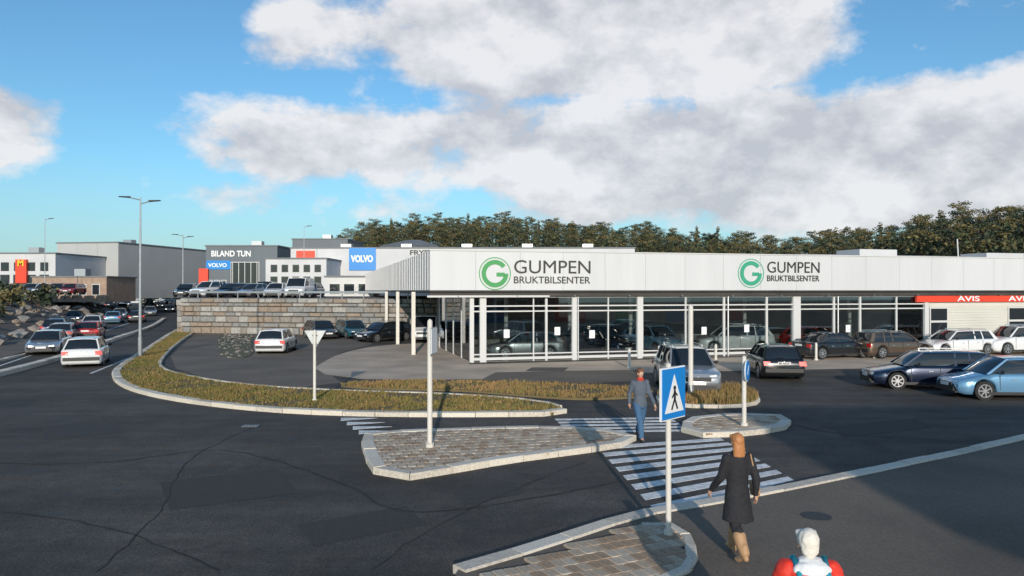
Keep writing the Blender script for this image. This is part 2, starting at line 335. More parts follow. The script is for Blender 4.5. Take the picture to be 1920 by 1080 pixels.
def pave(root, poly, size, z, mats, rot=0., limit=300, gap=.012):
    """single pavers in running bond; nearest ones as parts, the rest joined"""
    cx = sum(p[0] for p in poly)/len(poly); cy = sum(p[1] for p in poly)/len(poly); R = Matrix.Rotation(rot, 2); cells = []
    sx, sy = size; n = int(max(math.dist(p, (cx, cy)) for p in poly)/min(size))+3
    for j in range(-n, n):
        for i in range(-n, n):
            p = R @ Vector(((i+.5*(j % 2))*sx, j*sy)); p = (p.x+cx, p.y+cy)
            if inside(p, poly): cells.append(p)
    cells.sort(key=lambda p: p[1]); vars_ = []
    for k in range(9):
        b = MB(); a, c = (sx-gap)/2, (sy-gap)/2; t = .008; h = .05+random.uniform(-.005, .004)
        vs = [(x*a, y*c, 0) for x, y in ((-1,-1),(1,-1),(1,1),(-1,1))]+[(x*a, y*c, h-t) for x, y in ((-1,-1),(1,-1),(1,1),(-1,1))]+[(x*(a-t), y*(c-t), h+random.uniform(-.002, .002)) for x, y in ((-1,-1),(1,-1),(1,1),(-1,1))]
        b.add(vs, [(0,1,5,4),(1,2,6,5),(2,3,7,6),(3,0,4,7),(4,5,9,8),(5,6,10,9),(6,7,11,10),(7,4,8,11),(8,9,10,11)]); vars_.append((b, b.mesh('paver', mats[k % len(mats)])))
    for p in cells[:limit]:
        o = link('paver', random.choice(vars_)[1], root); o.location = (p[0], p[1], z-.045); o.rotation_euler = (random.uniform(-.006, .006), random.uniform(-.006, .006), rot)
    if cells[limit:]:
        q = MB()
        for p in cells[limit:]:
            b = random.choice(vars_)[0]; q.add([(lambda w: (w.x+p[0], w.y+p[1], v[2]+z-.045))(R @ Vector(v[:2])) for v in b.v], b.f, random.randrange(len(mats)))
        q.build('paver_field', list(mats), root, kind='stuff')
def island(name, poly, kname, rot=0., size=(.19, .32), limit=300):
    r = bpy.data.objects.new(name, None); COL.objects.link(r); r['kind'] = 'structure'
    cl_ = poly+[poly[0]]; tl_ = sum(math.dist(a, b) for a, b in zip(cl_, cl_[1:])); full_ = poly; poly = resample(cl_, tl_/round(tl_/.9)*.9999)[:-1]
    m = MB(); m.prism(poly, -.02, .095); m.build('bedding', JOINT, r)
    pave(r, poly, size, .13, [PAVER, PAVERC, PAVERB, PAVER], rot, limit)
    kerb(kname, full_, h=.15, w=.3, step=.9, closed=True); return r
i1 = smoothline([G(X, Y) for X, Y in ((712, 888), (694, 850), (690, 828), (712, 820), (850, 814), (1000, 810), (1100, 812), (1172, 824), (1180, 833), (1110, 846), (960, 866), (830, 888), (760, 899))], 4, True)
island('traffic_island', i1, 'island_kerb', math.radians(12))
i2 = smoothline([G(X, Y) for X, Y in ((1290, 800), (1310, 790), (1380, 785), (1455, 786), (1472, 794), (1462, 806), (1400, 816), (1310, 820), (1288, 812))], 4, True)
island('refuge_island', i2, 'refuge_kerb', math.radians(20), limit=280)
# near pavement: kerb line on the camera's side of the road
NK = [G(X, Y) for X, Y in ((860, 1082), (1000, 1040), (1120, 1000), (1195, 976), (1300, 958), (1440, 932), (1660, 886), (1800, 856))]
nk = smoothline(NK, 4); far = nk[-1]
pv = [(-1.2, 6.0)]+nk+[(far[0]+14, far[1]+9), (40, 20), (40, -2), (-3, -2)]
m = MB(); m.prism(pv, -.02, .105); m.build('pavement', ASPH2, kind='structure')
kerb('pavement_kerb', nk+[(far[0]+14, far[1]+9)], h=.14, w=.3)
pc = [G(X, Y, .12) for X, Y in ((905, 1085), (1010, 1046), (1130, 1006), (1200, 985), (1250, 984), (1285, 1010), (1290, 1060), (1200, 1090), (1000, 1140))]
r = bpy.data.objects.new('paved_corner', None); COL.objects.link(r); r['kind'] = 'structure'
m = MB(); m.prism(pc, .10, .112); m.build('bedding', JOINT, r); pave(r, pc, (.17, .26), .14, [PAVER, PAVERB, PAVERC, PAVERB], math.radians(25), 300); kerb('corner_edging', [G(X, Y, .12) for X, Y in ((1202, 984), (1252, 983), (1292, 1008), (1298, 1062), (1205, 1100), (1000, 1150))], h=.152, w=.16, step=.5)
for X, Y in ((1530, 968),):
    x, y = G(X, Y, .1); m = MB(); m.cyl((x, y, .10), (x, y, .112), .24, n=20); tag(m.build('manhole_cover', mat('cast_iron', (.05, .05, .05), .6, metal=.5, var=.2, vscale=30)), 'round iron manhole cover in the near pavement' if Y < 930 else 'round iron manhole cover nearer the walking woman', 'manhole cover')
# painted markings
def stripes(name, quad, n, duty=.5, along=True):
    r = bpy.data.objects.new(name, None); COL.objects.link(r); r['kind'] = 'structure'
    a, b, c, d = (Vector(G(*p)) for p in quad)      # a->b one end, d->c the other end; stripes run a-b
    for i in range(n):
        t0 = (i)/n; t1 = (i+duty)/n
        p = [a.lerp(d, t0), b.lerp(c, t0), b.lerp(c, t1), a.lerp(d, t1)]
        q = MB(); q.prism([tuple(v) for v in p], .0125, .017); q.build('stripe', WPAINT, r)
stripes('crosswalk', ((1118, 838), (1350, 822), (1500, 908), (1240, 972)), 8, .52)
stripes('upper_crosswalk', ((1040, 786), (1255, 783), (1300, 812), (1068, 816)), 5, .5)
r = bpy.data.objects.new('yield_marking', None); COL.objects.link(r); r['kind'] = 'structure'
for i in range(6):
    X = 640+i*11; Y = 784+i*8; a = G(X, Y); q = MB(); q.prism([a, (a[0]+1.1, a[1]-.05), (a[0]+.1, a[1]-.5)], .0125, .017); q.build('triangle', WPAINT, r)
r = bpy.data.objects.new('lane_marking', None); COL.objects.link(r); r['kind'] = 'structure'
def line(pts, w=.12, dash=None):
    ps = resample(pts, .5)
    for i, (a, b) in enumerate(zip(ps, ps[1:])):
        if dash and (i % dash) >= dash//3: continue
        d = Vector((b[0]-a[0], b[1]-a[1])).normalized(); n = Vector((-d.y, d.x))*w/2
        q.prism([(a[0]-n.x, a[1]-n.y), (b[0]-n.x, b[1]-n.y), (b[0]+n.x, b[1]+n.y), (a[0]+n.x, a[1]+n.y)], .0125, .017)
q = MB(); line([(-24.9, 35), (-31.5, 52), (-44.5, 86), (-64, 125)]); q.build('edge_line', WPAINT, r)
q = MB(); line([(-19.3, 34), (-24.5, 52), (-31.5, 70), (-39, 92)]); q.build('edge_line', WPAINT, r)
q = MB(); line([G(X, Y) for X, Y in ((560, 800), (640, 806), (400, 786), (300, 765))], .1, 9); 
# low median between the two carriageways on the left
med = [(-21.9, 24), (-22.4, 31), (-25.6, 43), (-30.5, 57), (-37, 76), (-46, 98)]
kerb('median_kerb', smoothline(med, 4), h=.22, w=.45, step=1.2)
lp = [(-25.2, 15), (-27.2, 39), (-34, 56), (-44.6, 80), (-60, 112)]
m = MB(); m.prism(lp+[(-64, 112), (-48.5, 80), (-38, 56), (-31.5, 39), (-29, 15)], -.02, .10); m.build('left_pavement', ASPH2, kind='structure'); kerb('left_kerb', smoothline(lp, 3), h=.13, w=.25, step=1.5)

# wear on the road: patches, sealed cracks, drains
PATCHM = mat('patched_asphalt', (.044, .040, .036), .85, var=.35, vscale=30, bump=.3, bscale=120, detail=9); TARM = mat('bitumen_seal', (.022, .020, .018), .8)
for pts in (((300, 905), (520, 880), (560, 925), (320, 958)), ((560, 985), (760, 950), (800, 985), (590, 1025)), ((80, 800), (220, 790), (230, 812), (84, 826)), ((1560, 800), (1720, 785), (1745, 803), (1580, 822)), ((850, 925), (960, 905), (985, 925), (870, 948))):
    m = MB(); m.sheet([G(*p) for p in pts], .0165); m.build('road_patch', PATCHM, kind='structure')
def seal(pts, w=.035):
    global q
    ps = resample(smoothline([G(*p) for p in pts], 5), .35); ps = [(p[0]+random.uniform(-.04, .04), p[1]+random.uniform(-.04, .04)) for p in ps]; q = MB(); vs = []
    for i, p in enumerate(ps):
        a, b = ps[max(0, i-1)], ps[min(len(ps)-1, i+1)]; d = Vector((b[0]-a[0], b[1]-a[1])).normalized(); n = Vector((-d.y, d.x))*w*random.uniform(.4, 1)/2; vs += [(p[0]+n.x, p[1]+n.y, .0195), (p[0]-n.x, p[1]-n.y, .0195)]
    q.add(vs, [(2*i, 2*i+1, 2*i+3, 2*i+2) for i in range(len(ps)-1)]); q.build('sealed_crack', TARM, kind='structure')
seal(((0, 870), (200, 868), (420, 845), (640, 905), (760, 960), (1000, 935), (1180, 900)), .06); seal(((180, 1075), (300, 960), (360, 860), (480, 800))); seal(((700, 1070), (820, 985), (1010, 900), (1110, 862))); seal(((0, 960), (180, 985), (340, 1040), (420, 1078)))
seal(((1420, 780), (1560, 812), (1760, 826), (1915, 850)), .06); seal(((1330, 1070), (1430, 1000), (1700, 950), (1915, 905)))
for X, Y in ((760, 812), (470, 800)):
    x, y = G(X, Y); r = bpy.data.objects.new('road_drain', None); COL.objects.link(r); r['kind'] = 'structure'; m = MB(); m.box((x, y, .018), (.5, .34, .012)); m.build('frame', mat('cast_iron', (.05, .05, .05), .6, metal=.5), r)
    for k in range(5): m = MB(); m.box((x-.18+k*.09, y, .027), (.04, .28, .008)); m.build('bar', GREYM, r)

# ------------------------------------------------------------ hills, terrace, bank
def grid(name, fx, nx, ny, m, **t):
    q = MB(); vs = [fx(i/nx, j/ny) for j in range(ny+1) for i in range(nx+1)]; fs = [(j*(nx+1)+i, j*(nx+1)+i+1, (j+1)*(nx+1)+i+1, (j+1)*(nx+1)+i) for j in range(ny) for i in range(nx)]
    q.add(vs, fs); return q.build(name, m, smooth=True, **t)
def ridge_d(X): return 210 if X < 900 else max(100, 210-(X-900)*.112)
def ridge_z(X):     # tree-top line of the photograph
    P = ((560, 470), (640, 446), (680, 420), (800, 408), (1000, 411), (1200, 424), (1330, 436), (1480, 444), (1560, 432), (1660, 420), (1760, 402), (1850, 384), (1920, 382), (2200, 370), (2600, 400))
    for (a, ya), (b, yb) in zip(P, P[1:]):
        if X <= b: return ya+(yb-ya)*max(0, (X-a)/(b-a))
    return 400
HILL = mat('forest_floor', (.05, .045, .03), .95, var=.4, vscale=.6, bump=.5, bscale=2)
def hf(u, v):
    X = 500+u*2000; d0 = ridge_d(X); zt = Zat(ridge_z(X), d0)-8; d = d0-28+v*150
    z = max(-.3, zt*min(1, (v*150)/30)**.8)+random.uniform(-.3, .3)
    return (Xat(X, d0)*(d/d0), d, z+v*2)
grid('hill', hf, 60, 14, HILL, kind='structure')
def hf2(u, v):
    x = -700+u*1500; y = 420+v*200; return (x, y, -1+min(1, v*3)*(14+8*math.sin(x*.011)+5*math.sin(x*.03)))
grid('far_hill', hf2, 60, 5, mat('far_forest', (.05, .075, .07), .95, var=.3, vscale=.08, bump=.8, bscale=.3), kind='structure')
# retaining wall of granite blocks with the upper street behind it
WA, WB = Vector((-29.5, 66)), Vector((-2.2, 60.0)); wd = (WB-WA); wl = wd.length; wd.normalize(); wn = Vector((-wd.y, wd.x))
m = MB(); m.prism([(-29.3, 66.8), (-2, 60.8), (60, 75), (90, 170), (-70, 170), (-52, 120), (-38, 88)], -.1, 3.12); m.build('terrace', ASPH2, kind='structure')
wall = thing('stone_wall', 'granite block retaining wall below the upper street, behind the parked cars', 'wall', (WA.x, WA.y, 0), math.atan2(wd.y, wd.x))
m = MB(); m.box((wl/2, .62, 1.5), (wl, .5, 3.0)); m.build('core', JOINT, wall)
z = 0; rowi = 0; cnt = 0
rows = [.62, .40, .55, .36, .50, .30, .42]
for h in rows:
    x = -random.uniform(0, .5)
    while x < wl:
        w = random.uniform(.45, 1.5)*(.8+h*.5); x0, x1 = max(0, x), min(wl, x+w)
        if x1-x0 > .15 and cnt < 290:
            q = MB(); d = .42+random.uniform(-.05, .05); a, b = x0+.02, x1-.02; zl, zh = z+.015, z+h-.015; e = .04
            fr = [(a+e+random.uniform(0, .03), .37-d+.0, zl+e), (b-e, .37-d, zl+e+random.uniform(0, .02)), (b-e-random.uniform(0, .04), .37-d, zh-e), (a+e, .37-d, zh-e-random.uniform(0, .03))]
            bk = [(a, .06, zl), (b, .06, zl), (b, .06, zh), (a, .06, zh)]; bb = [(a, .37, zl), (b, .37, zl), (b, .37, zh), (a, .37, zh)]
            q.add(fr+bk+bb, [(0,1,2,3),(4,5,1,0),(5,6,2,1),(6,7,3,2),(7,4,0,3),(8,9,5,4),(9,10,6,5),(10,11,7,6),(11,8,4,7)])
            q.build('stone', random.choice(STONES), wall); cnt += 1
        x += w
    z += h
w2 = thing('side_stone_wall', 'rough stone wall end turning uphill left of the parked cars', 'wall', (WA.x, WA.y, 0), math.radians(112))
q = MB()
for k in range(9):
    for j in range(6):
        q = MB(); q.box((k*1.0+.5, random.uniform(-.06, .06), j*.5+.25), (.95, .6, .46)); q.build('stone', random.choice(STONES), w2)
rail = thing('guard_rail', 'low steel guard rail on top of the granite wall', 'rail', (WA.x, WA.y, 3.12), math.atan2(wd.y, wd.x))
m = MB(); m.box((wl/2, 1.0, .55), (wl, .04, .18)); m.build('rail', GREYM, rail)
for i in range(14): m = MB(); m.box((1+i*2, 1.06, .3), (.08, .08, .6)); m.build('post', GREYM, rail)
# rocky bank left of the main road
def bankf(u, v):
    y = 14+u*125; t = (y-39)/41; x0 = -30.5-max(-6, (y-39)*.42); z = 3.6*min(1, v*2.2)**.7*min(1, .35+u*2)
    return (x0-v*45, y+v*6, .05+z+random.uniform(-.35, .35)*min(1, v*6))
grid('rocky_bank', bankf, 60, 18, mat('bank_rock', (.11, .075, .055), .95, var=.45, vscale=1.2, bump=1, bscale=3, col2=(.16, .13, .10)), kind='structure')

q = MB()
for _ in range(420):
    u, v = random.random(), random.random()**1.6*.6; p = bankf(u, v); r_ = random.uniform(.15, .9)*random.random()+.12
    q.ico((p[0], p[1], p[2]+r_*.1), r_, 1, random.randrange(3), .28, (1.2, 1, .75))
q.build('bank_rocks', [STONES[0], STONES[2], STONES[3]], kind='stuff', label='angular brown and grey rocks strewn over the bank left of the road', category='rocks')
# ------------------------------------------------------------ plants
LEAFM = mat('pine_needles', (.035, .06, .035), .8, var=.3, vscale=.35, col2=(.09, .10, .04), detail=3, coord='Object')
LEAFD = mat('dark_needles', (.03, .045, .030), .85); LEAFO = mat('olive_foliage', (.16, .13, .05), .85)
BARK = mat('pine_bark', (.17, .10, .065), .9, var=.3, vscale=3)
def leafblob(q, c, r, n, mi, size, flat=.6):
    for _ in range(n):
        d = Vector((random.gauss(0, 1), random.gauss(0, 1), random.gauss(0, 1))).normalized()*r*random.random()**.4
        p = Vector(c)+Vector((d.x, d.y, d.z*flat)); a = Vector((random.gauss(0, 1), random.gauss(0, 1), random.gauss(0, .5))).normalized(); b = a.orthogonal().normalized(); b.rotate(Matrix.Rotation(random.uniform(0, 6), 3, a)); s = size*random.uniform(.6, 1.3)
        q.add([p-a*s, p+b*s*.6, p+a*s, p-b*s*.6], [(0,1,2,3)], mi)
def pine(h, seed, kind):
    random.seed(seed); tr = MB(); cr = MB(); lx = random.uniform(-.3, .3); pts = [Vector((lx*math.sin(t*2.2), .2*math.sin(t*3+seed), h*t)) for t in (0, .25, .5, .75, .97)]
    for i in range(4): tr.cyl(pts[i], pts[i+1], .2*(1-i/4.6)*h/12, .2*(1-(i+1)/4.6)*h/12, n=6, cap=False)
    base = .42 if kind == 'pine' else .12
    n = 20 if kind == 'pine' else 26
    for k in range(n):
        t = base+(1-base)*(k+.3)/n; z = h*t
        if kind == 'pine': rad = h*.20*math.sin(PI*min(1, (1.03-t)/(1-base)*.62+.12))**.7*random.uniform(.5, 1.15)
        else: rad = h*.19*(1.04-t)/(1-base)*random.uniform(.7, 1.15)
        a = k*2.4+random.uniform(-.5, .5); e = Vector((math.cos(a)*rad, math.sin(a)*rad, z+rad*(.25 if kind == 'pine' else -.12)))
        c0 = Vector((0, 0, z)); tr.cyl(c0, e, .05*h/12, .015, n=4, cap=False)
        for w in (.5, 1.0): leafblob(cr, c0.lerp(e, w), rad*.42+.30, 75, random.choice((0, 0, 1, 2, 2)), .135*h/12, .42)
    leafblob(cr, (pts[-1].x, pts[-1].y, h), .5, 60, 2, .12*h/12, 1.1)
    random.seed(seed*3+1); return tr.mesh('trunk', BARK), cr.mesh('crown', [LEAFM, LEAFD, LEAFO])
PINES = [pine(12, s, k) for s, k in ((3, 'pine'), (5, 'pine'), (8, 'pine'), (11, 'fir'), (14, 'pine'), (17, 'fir'), (21, 'pine'))]
random.seed(99)
def place_tree(x, y, z, s, lab, grp):
    t = thing('pine_tree', lab, 'tree', (x, y, z), random.uniform(0, 6), grp); t.scale = (s*random.uniform(.85, 1.15),)*2+(s,)
    tr, cr = random.choice(PINES); link('trunk', tr, t); link('crown', cr, t)
nt_ = 0
for row in range(5):
    X = 600+row*7
    while X < 2080:
        d0 = ridge_d(X); d = d0+row*7+random.uniform(-3, 3)-8; zt = Zat(ridge_z(X)-4+random.choice((random.uniform(-12, 4), random.uniform(-3, 12), random.uniform(-3, 12)))+abs(row-2)*1.5, d)
        hh = random.uniform(9.5, 15); zb = zt-hh-(4-row)*.5
        place_tree(Xat(X, d0)*d/d0, d, zb, hh/12, 'tall pine in the wooded ridge behind the showroom roof', 'pines on the ridge behind the showroom'); nt_ += 1
        X += (3.6*F/d0)*random.uniform(.45, 1.7)*(1.7 if 1330 < X < 1520 and row > 2 else 1)
        if nt_ > 285: break
# joined mass of the wood behind and below
q = MB()
for k in range(5200):
    X = random.uniform(560, 2150); d0 = ridge_d(X); d = d0+random.uniform(-16, 30); zt = Zat(ridge_z(X), d)
    z = zt-random.uniform(3.0, 14); leafblob(q, (Xat(X, d0)*d/d0, d, z), 1.6, 16, random.choice((0, 0, 1, 2)), .30, .7)
q.build('wood_undergrowth', [LEAFM, LEAFD, LEAFO], kind='stuff', label='dense dark evergreen wood on the slope between the pines', category='wood')
def bush(x, y, z, r, lab, n=260, grp=None, mats=None):
    q = MB(); 
    for k in range(7): leafblob(q, (random.uniform(-r, r)*.5, random.uniform(-r, r)*.5, r*.55+random.uniform(-.2, .3)*r), r*.6, n//7, random.choice((0, 1, 2)), .13*r+.05, .8)
    t = thing('bush', lab, 'bush', (x, y, z), 0, grp); q.build('foliage', mats or [LEAFM, LEAFD, LEAFO], t)
    s = MB()
    for k in range(5): s.cyl((0, 0, -.1), (random.uniform(-r, r)*.4, random.uniform(-r, r)*.4, r*.6), .03, .01, n=5)
    s.build('stem', BARK, t)
for i in range(26):
    y = random.uniform(36, 115); x = -34-(y-39)*.42-random.uniform(0, 14); bush(x, y, random.uniform(1.2, 3.0)*min(1, .35+(y-14)/60), random.uniform(.9, 2.2), 'dark scrubby bush on the rocky bank left of the road', grp='scrub on the rocky bank')
for i in range(10): bush(random.uniform(-90, -50), random.uniform(150, 260), 0, random.uniform(2, 4), 'round dark tree beyond the left-hand road', grp='distant round trees')

# ------------------------------------------------------------ showroom
A = Vector((Xat(806, 38.0), 38.0)); fd = Vector((37.15, 9.7)).normalized(); sdv = Vector((-fd.y, fd.x))   # facade direction, direction to the back
FL = 52.0; ang = math.atan2(fd.y, fd.x)
def fac(X, off=0.):          # distance along the facade line at column X
    k = (X-960)/F; a = A+sdv*off; return (k*a.y-a.x)/(fd.x-k*fd.y)
def FZ(X, Y, off=0.):
    p = A+sdv*off+fd*fac(X, off); return Zat(Y, p.y)
SH = thing('showroom', 'long white flat-roofed car showroom with glass front and green G logos', 'building', (A.x, A.y, 0), ang)
ZB, ZT = 3.82, 5.86; DEP = 58.0
m = MB(); m.box((FL/2, DEP/2, (ZB+ZT)/2), (FL-.3, DEP-.3, ZT-ZB-.1)); m.build('upper_volume', SIDING, SH)
pw = 2.4; k = 0; x = 0
while x < FL-.1:
    w = min(pw, FL-x); q = MB(); q.box((x+w/2, .05, (ZB+ZT)/2), (w-.012, .1, ZT-ZB)); q.build('fascia_panel', WHITE, SH); x += pw
for k in range(24):
    q = MB(); q.box((.05, .12+k*2.4+1.2, (ZB+ZT)/2), (.1, 2.385, ZT-ZB)); q.build('side_panel', SIDING, SH)
for k in range(58):
    q = MB(); q.box((-.02, .6+k*1.0, (ZB+ZT)/2), (.04, .05, ZT-ZB-.02)); q.build('side_rib', SIDING, SH)
m = MB(); m.box((FL/2, .1, ZT+.03), (FL+.1, .3, .06)); m.build('parapet_cap', WFRAME, SH)
m = MB(); m.box((FL/2, DEP/2, ZT-.03), (FL-.4, DEP-.8, .1)); m.build('roof', ROOFG, SH)
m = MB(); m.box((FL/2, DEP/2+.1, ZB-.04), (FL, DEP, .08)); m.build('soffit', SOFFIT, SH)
for k in range(8): q = MB(); q.box((FL/2, .9+k*.0, ZB-.0), (.1, .1, .01)) if False else None
gx0 = fac(884, .6); GO = .6                                   # glass front set back under the fascia
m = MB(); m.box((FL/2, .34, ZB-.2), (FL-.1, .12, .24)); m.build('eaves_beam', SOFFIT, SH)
m = MB(); m.box((3.2, .28, ZB-.32), (6.6, .1, .10)); m.build('eaves_trim', WFRAME, SH)
# frames
def bar(x0, x1, z0, z1, y=GO, d=.12, name='frame', mt=WFRAME): q = MB(); q.box(((x0+x1)/2, y, (z0+z1)/2), (abs(x1-x0), d, z1-z0)); q.build(name, mt, SH)
gxe = fac(1735, GO)
cols = [(884, .22), (905, .34), (1000, .06), (1024, .12), (1076, .26), (1140, .06), (1199, .34), (1285, .08), (1357, .12), (1437, .12), (1492, .5), (1563, .12), (1612, .12), (1680, .1), (1735, .3)]
for X, w in cols:
    x = fac(X, GO); bar(x-w/2, x+w/2, .0, ZB-.1, d=.2 if w > .2 else .12, y=GO-.03 if w > .2 else GO, name='mullion')
for X, Z, w in ((0, .18, .14), (0, .42, .06), (0, 2.70, .07), (0, 2.98, .07), (0, ZB-.36, .07)):
    bar(gx0, gxe, Z-w/2, Z+w/2, y=GO-.02, d=.1, name='rail')
for (a, wa), (b, wb) in zip(cols, cols[1:]):
    xa, xb = fac(a, GO)+wa/2, fac(b, GO)-wb/2
    for z0, z1 in ((.06, 2.68), (2.72, 2.95), (3.01, ZB-.4)):
        q = MB(); q.box(((xa+xb)/2, GO+.02, (z0+z1)/2), (xb-xa, .02, z1-z0)); q.build('pane', SGLASS, SH)
for X, z_ in ((950, 1.5), (1045, 1.6), (1110, 1.4), (1320, 1.5), (1400, 1.6), (1590, 1.5)):
    q = MB(); q.box((fac(X, GO), GO-.004, z_), (.32, .01, .44)); q.build('notice', SWHITE, SH)
for k in range(16):
    q = MB(); q.box((1.5+k*3.2, .2, ZB-.29), (.05, .2, .05)); q.build('soffit_bracket', GREYM, SH)
for X in (1076, 1357, 1563):
    q = MB(); q.cyl((fac(X, GO)+.2, GO-.14, .02), (fac(X, GO)+.2, GO-.14, ZB-.1), .045, n=8); q.build('downpipe', GREYM, SH)
# left glass return and interior
for k in range(4):
    q = MB(); q.box((gx0-.02, GO+1.6+k*2.6, 1.9), (.02, 2.4, 3.6)); q.build('pane', SGLASS, SH)
    q = MB(); q.box((gx0, GO+.3+k*2.6+2.6-.2, 1.9), (.12, .12, 3.8)); q.build('mullion', WFRAME, SH)
m = MB(); m.box(((gx0+gxe)/2, 6.4, .02), (gxe-gx0, 11.4, .04)); m.build('showroom_floor', INTF, SH)
m = MB(); m.box(((gx0+gxe)/2, 12.2, 1.9), (gxe-gx0, .2, 3.7)); m.build('back_wall', INT, SH)
m = MB(); m.box((gxe+.1, 6.3, 1.9), (.2, 11.6, 3.7)); m.build('partition', INT, SH)
for k, (xx, cl) in enumerate(((3.5, (.02, .10, .3)), (9.5, (.35, .05, .03)), (14, (.03, .22, .08)), (18, (.03, .16, .4)), (22.5, (.3, .04, .03)))):
    q = MB(); q.box((gx0+xx, 12.05, 2.2), (2.2, .06, 1.3)); q.build('wall_banner', mat('banner_%s' % 'abcde'[k], cl, .6), SH)
for k in range(7):
    q = MB(); q.cyl((gx0+3+k*4, 5, 0), (gx0+3+k*4, 5, 3.75), .12, n=10); q.build('column', WFRAME, SH)
for k in range(3):
    q = MB(); q.box((gx0-2.4, 6+k*9, 1.85), (.22, .22, 3.75)); q.build('column', POLEM, SH)
LAMP = mat('ceiling_lamp_glow', (.9, .9, .85), .4, emit=((1, .9, .72), 9))
for i in range(11):
    for j in range(3):
        q = MB(); q.box((gx0+1.6+i*2.55, GO+1.6+j*3.2, 3.66), (.9 if j == 1 else .16, .16, .04)); q.build('ceiling_lamp', LAMP, SH)
# desks inside
for k, xx in enumerate((6.5, 12.6, 17.2)):
    q = MB(); q.box((gx0+xx, 9.0, .75), (1.7, .8, .05)); q.box((gx0+xx-.75, 9, .37), (.06, .7, .72)); q.box((gx0+xx+.75, 9, .37), (.06, .7, .72)); q.build('desk', WFRAME, SH)
# rental office at the right end
ax = gxe+.25; AL = FL-ax-.2; r0 = .5
m = MB(); m.box((ax+AL/2, r0+3, 1.9), (AL, 5.8, 3.7)); m.build('office_wall', BSIDING, SH)
for k in range(17): q = MB(); q.box((ax+AL/2, r0+.08, .12+k*.17), (AL, .05, .158)); q.build('siding_board', BSIDING, SH)
m = MB(); m.box((ax+AL/2-.6, r0-.05, 3.30), (AL+1.0, .16, .42)); m.build('red_fascia', REDS, SH)
m = MB(); m.box((ax+AL/2-.6, r0-.04, 3.58), (AL+1.0, .16, .08)); m.build('fascia_trim', WFRAME, SH)
for X in (1794, 1890): text('lettering', 'AVIS', .46, SWHITE, SH, (fac(X, .4), r0-.14, 3.14), width=1.75, bold=.006)
for X0, X1 in ((1745, 1775), (1892, 1925), (1960, 2010)):
    a, b = fac(X0, r0), fac(X1, r0); q = MB(); q.box(((a+b)/2, r0+.03, 1.85), (b-a+.16, .09, 1.76)); o = q.build('window', WFRAME, SH)
    q = MB(); q.box(((a+b)/2, r0-.02, 2.3), (b-a, .03, .74)); q.box(((a+b)/2, r0-.02, 1.42), (b-a, .03, .76)); q.build('glass', WGLASS, o)
def logo(X0, Xc, R, Xt0, Xt1, Yg0, Yg1, Yb0, Yb1, gm):
    off = -.02; c = fac(Xc); p = A+fd*c; zc = Zat((Yg0+Yb1)/2+4, p.y); r = R/F*p.y
    q = MB(); n = 40; ri, ro = r*.62, r*.92
    for i in range(n):      # the ring of the G, open at the upper right
        a0 = math.radians(38)+(2*PI-math.radians(38))*i/n; a1 = math.radians(38)+(2*PI-math.radians(38))*(i+1)/n
        vs = []
        for a in (a0, a1):
            for rr in (ri, ro):
                for y in (-.03, 0.0): vs.append((c+rr*math.cos(a), y, zc+rr*math.sin(a)))
        q.add(vs, [(0,2,6,4),(2,3,7,6),(3,1,5,7),(1,0,4,5)])
    q.box((c+ri*.62, -.015, zc-r*.06), (ri*.9, .03, r*.26)); q.build('logo_ring', gm, SH)
    q = MB()
    for i in range(n):
        a0, a1 = 2*PI*i/n, 2*PI*(i+1)/n; vs = []
        for a in (a0, a1):
            for rr in (r*1.04, r*1.10):
                for y in (-.02, 0.0): vs.append((c+rr*math.cos(a), y, zc+rr*math.sin(a)))
        q.add(vs, [(0,2,6,4),(2,3,7,6),(3,1,5,7),(1,0,4,5)])
    q.build('logo_outline', gm, SH)
    a, b = fac(Xt0), fac(Xt1)
    text('lettering', 'GUMPEN', (Yg1-Yg0)/F*p.y/.70, LOGO, SH, (a, -.03, FZ(Xt0, Yg1)), width=b-a, bold=.0)
    text('lettering', 'BRUKTBILSENTER', (Yb1-Yb0)/F*p.y/.70, LOGO, SH, (a, -.03, FZ(Xt0, Yb1)), width=b-a, bold=.004)
logo(900, 928, 28, 962, 1105, 487, 512, 518, 531, GREEN)
logo(1380, 1408, 25, 1437, 1535, 490, 511, 516, 527, GREEN2)
# roof furniture
def rbox(X0, X1, Y0, Y1, off, name, lab, mt, dep=2.5):
    a, b = fac(X0, off), fac(X1, off); p = A+sdv*off+fd*a; z1, z0 = Zat(Y0, p.y), ZT
    q = MB(); q.box(((a+b)/2, off+dep/2, (z0+z1)/2), (b-a, dep, z1-z0)); return q.build(name, mt, SH)
rbox(1612, 1682, 467, 480, 8, 'roof_cabinet', '', WHITE2); rbox(1500, 1880, 476, 482, 14, 'roof_upstand', '', ROOFG); rbox(1850, 1920, 474, 484, 10, 'roof_cabinet', '', WHITE2)
px = fac(1795, 5); pp = A+sdv*5+fd*px
q = MB(); q.cyl((px+.1, 5, ZT), (px, 5, Zat(448, pp.y)), .045, n=8); q.build('roof_mast', WFRAME, SH)
for k in range(6): q = MB(); q.cyl((6+k*7, 9+k % 2*3, ZT), (6+k*7, 9+k % 2*3, ZT+.45), .12, n=10); q.build('roof_vent', GREYM, SH)

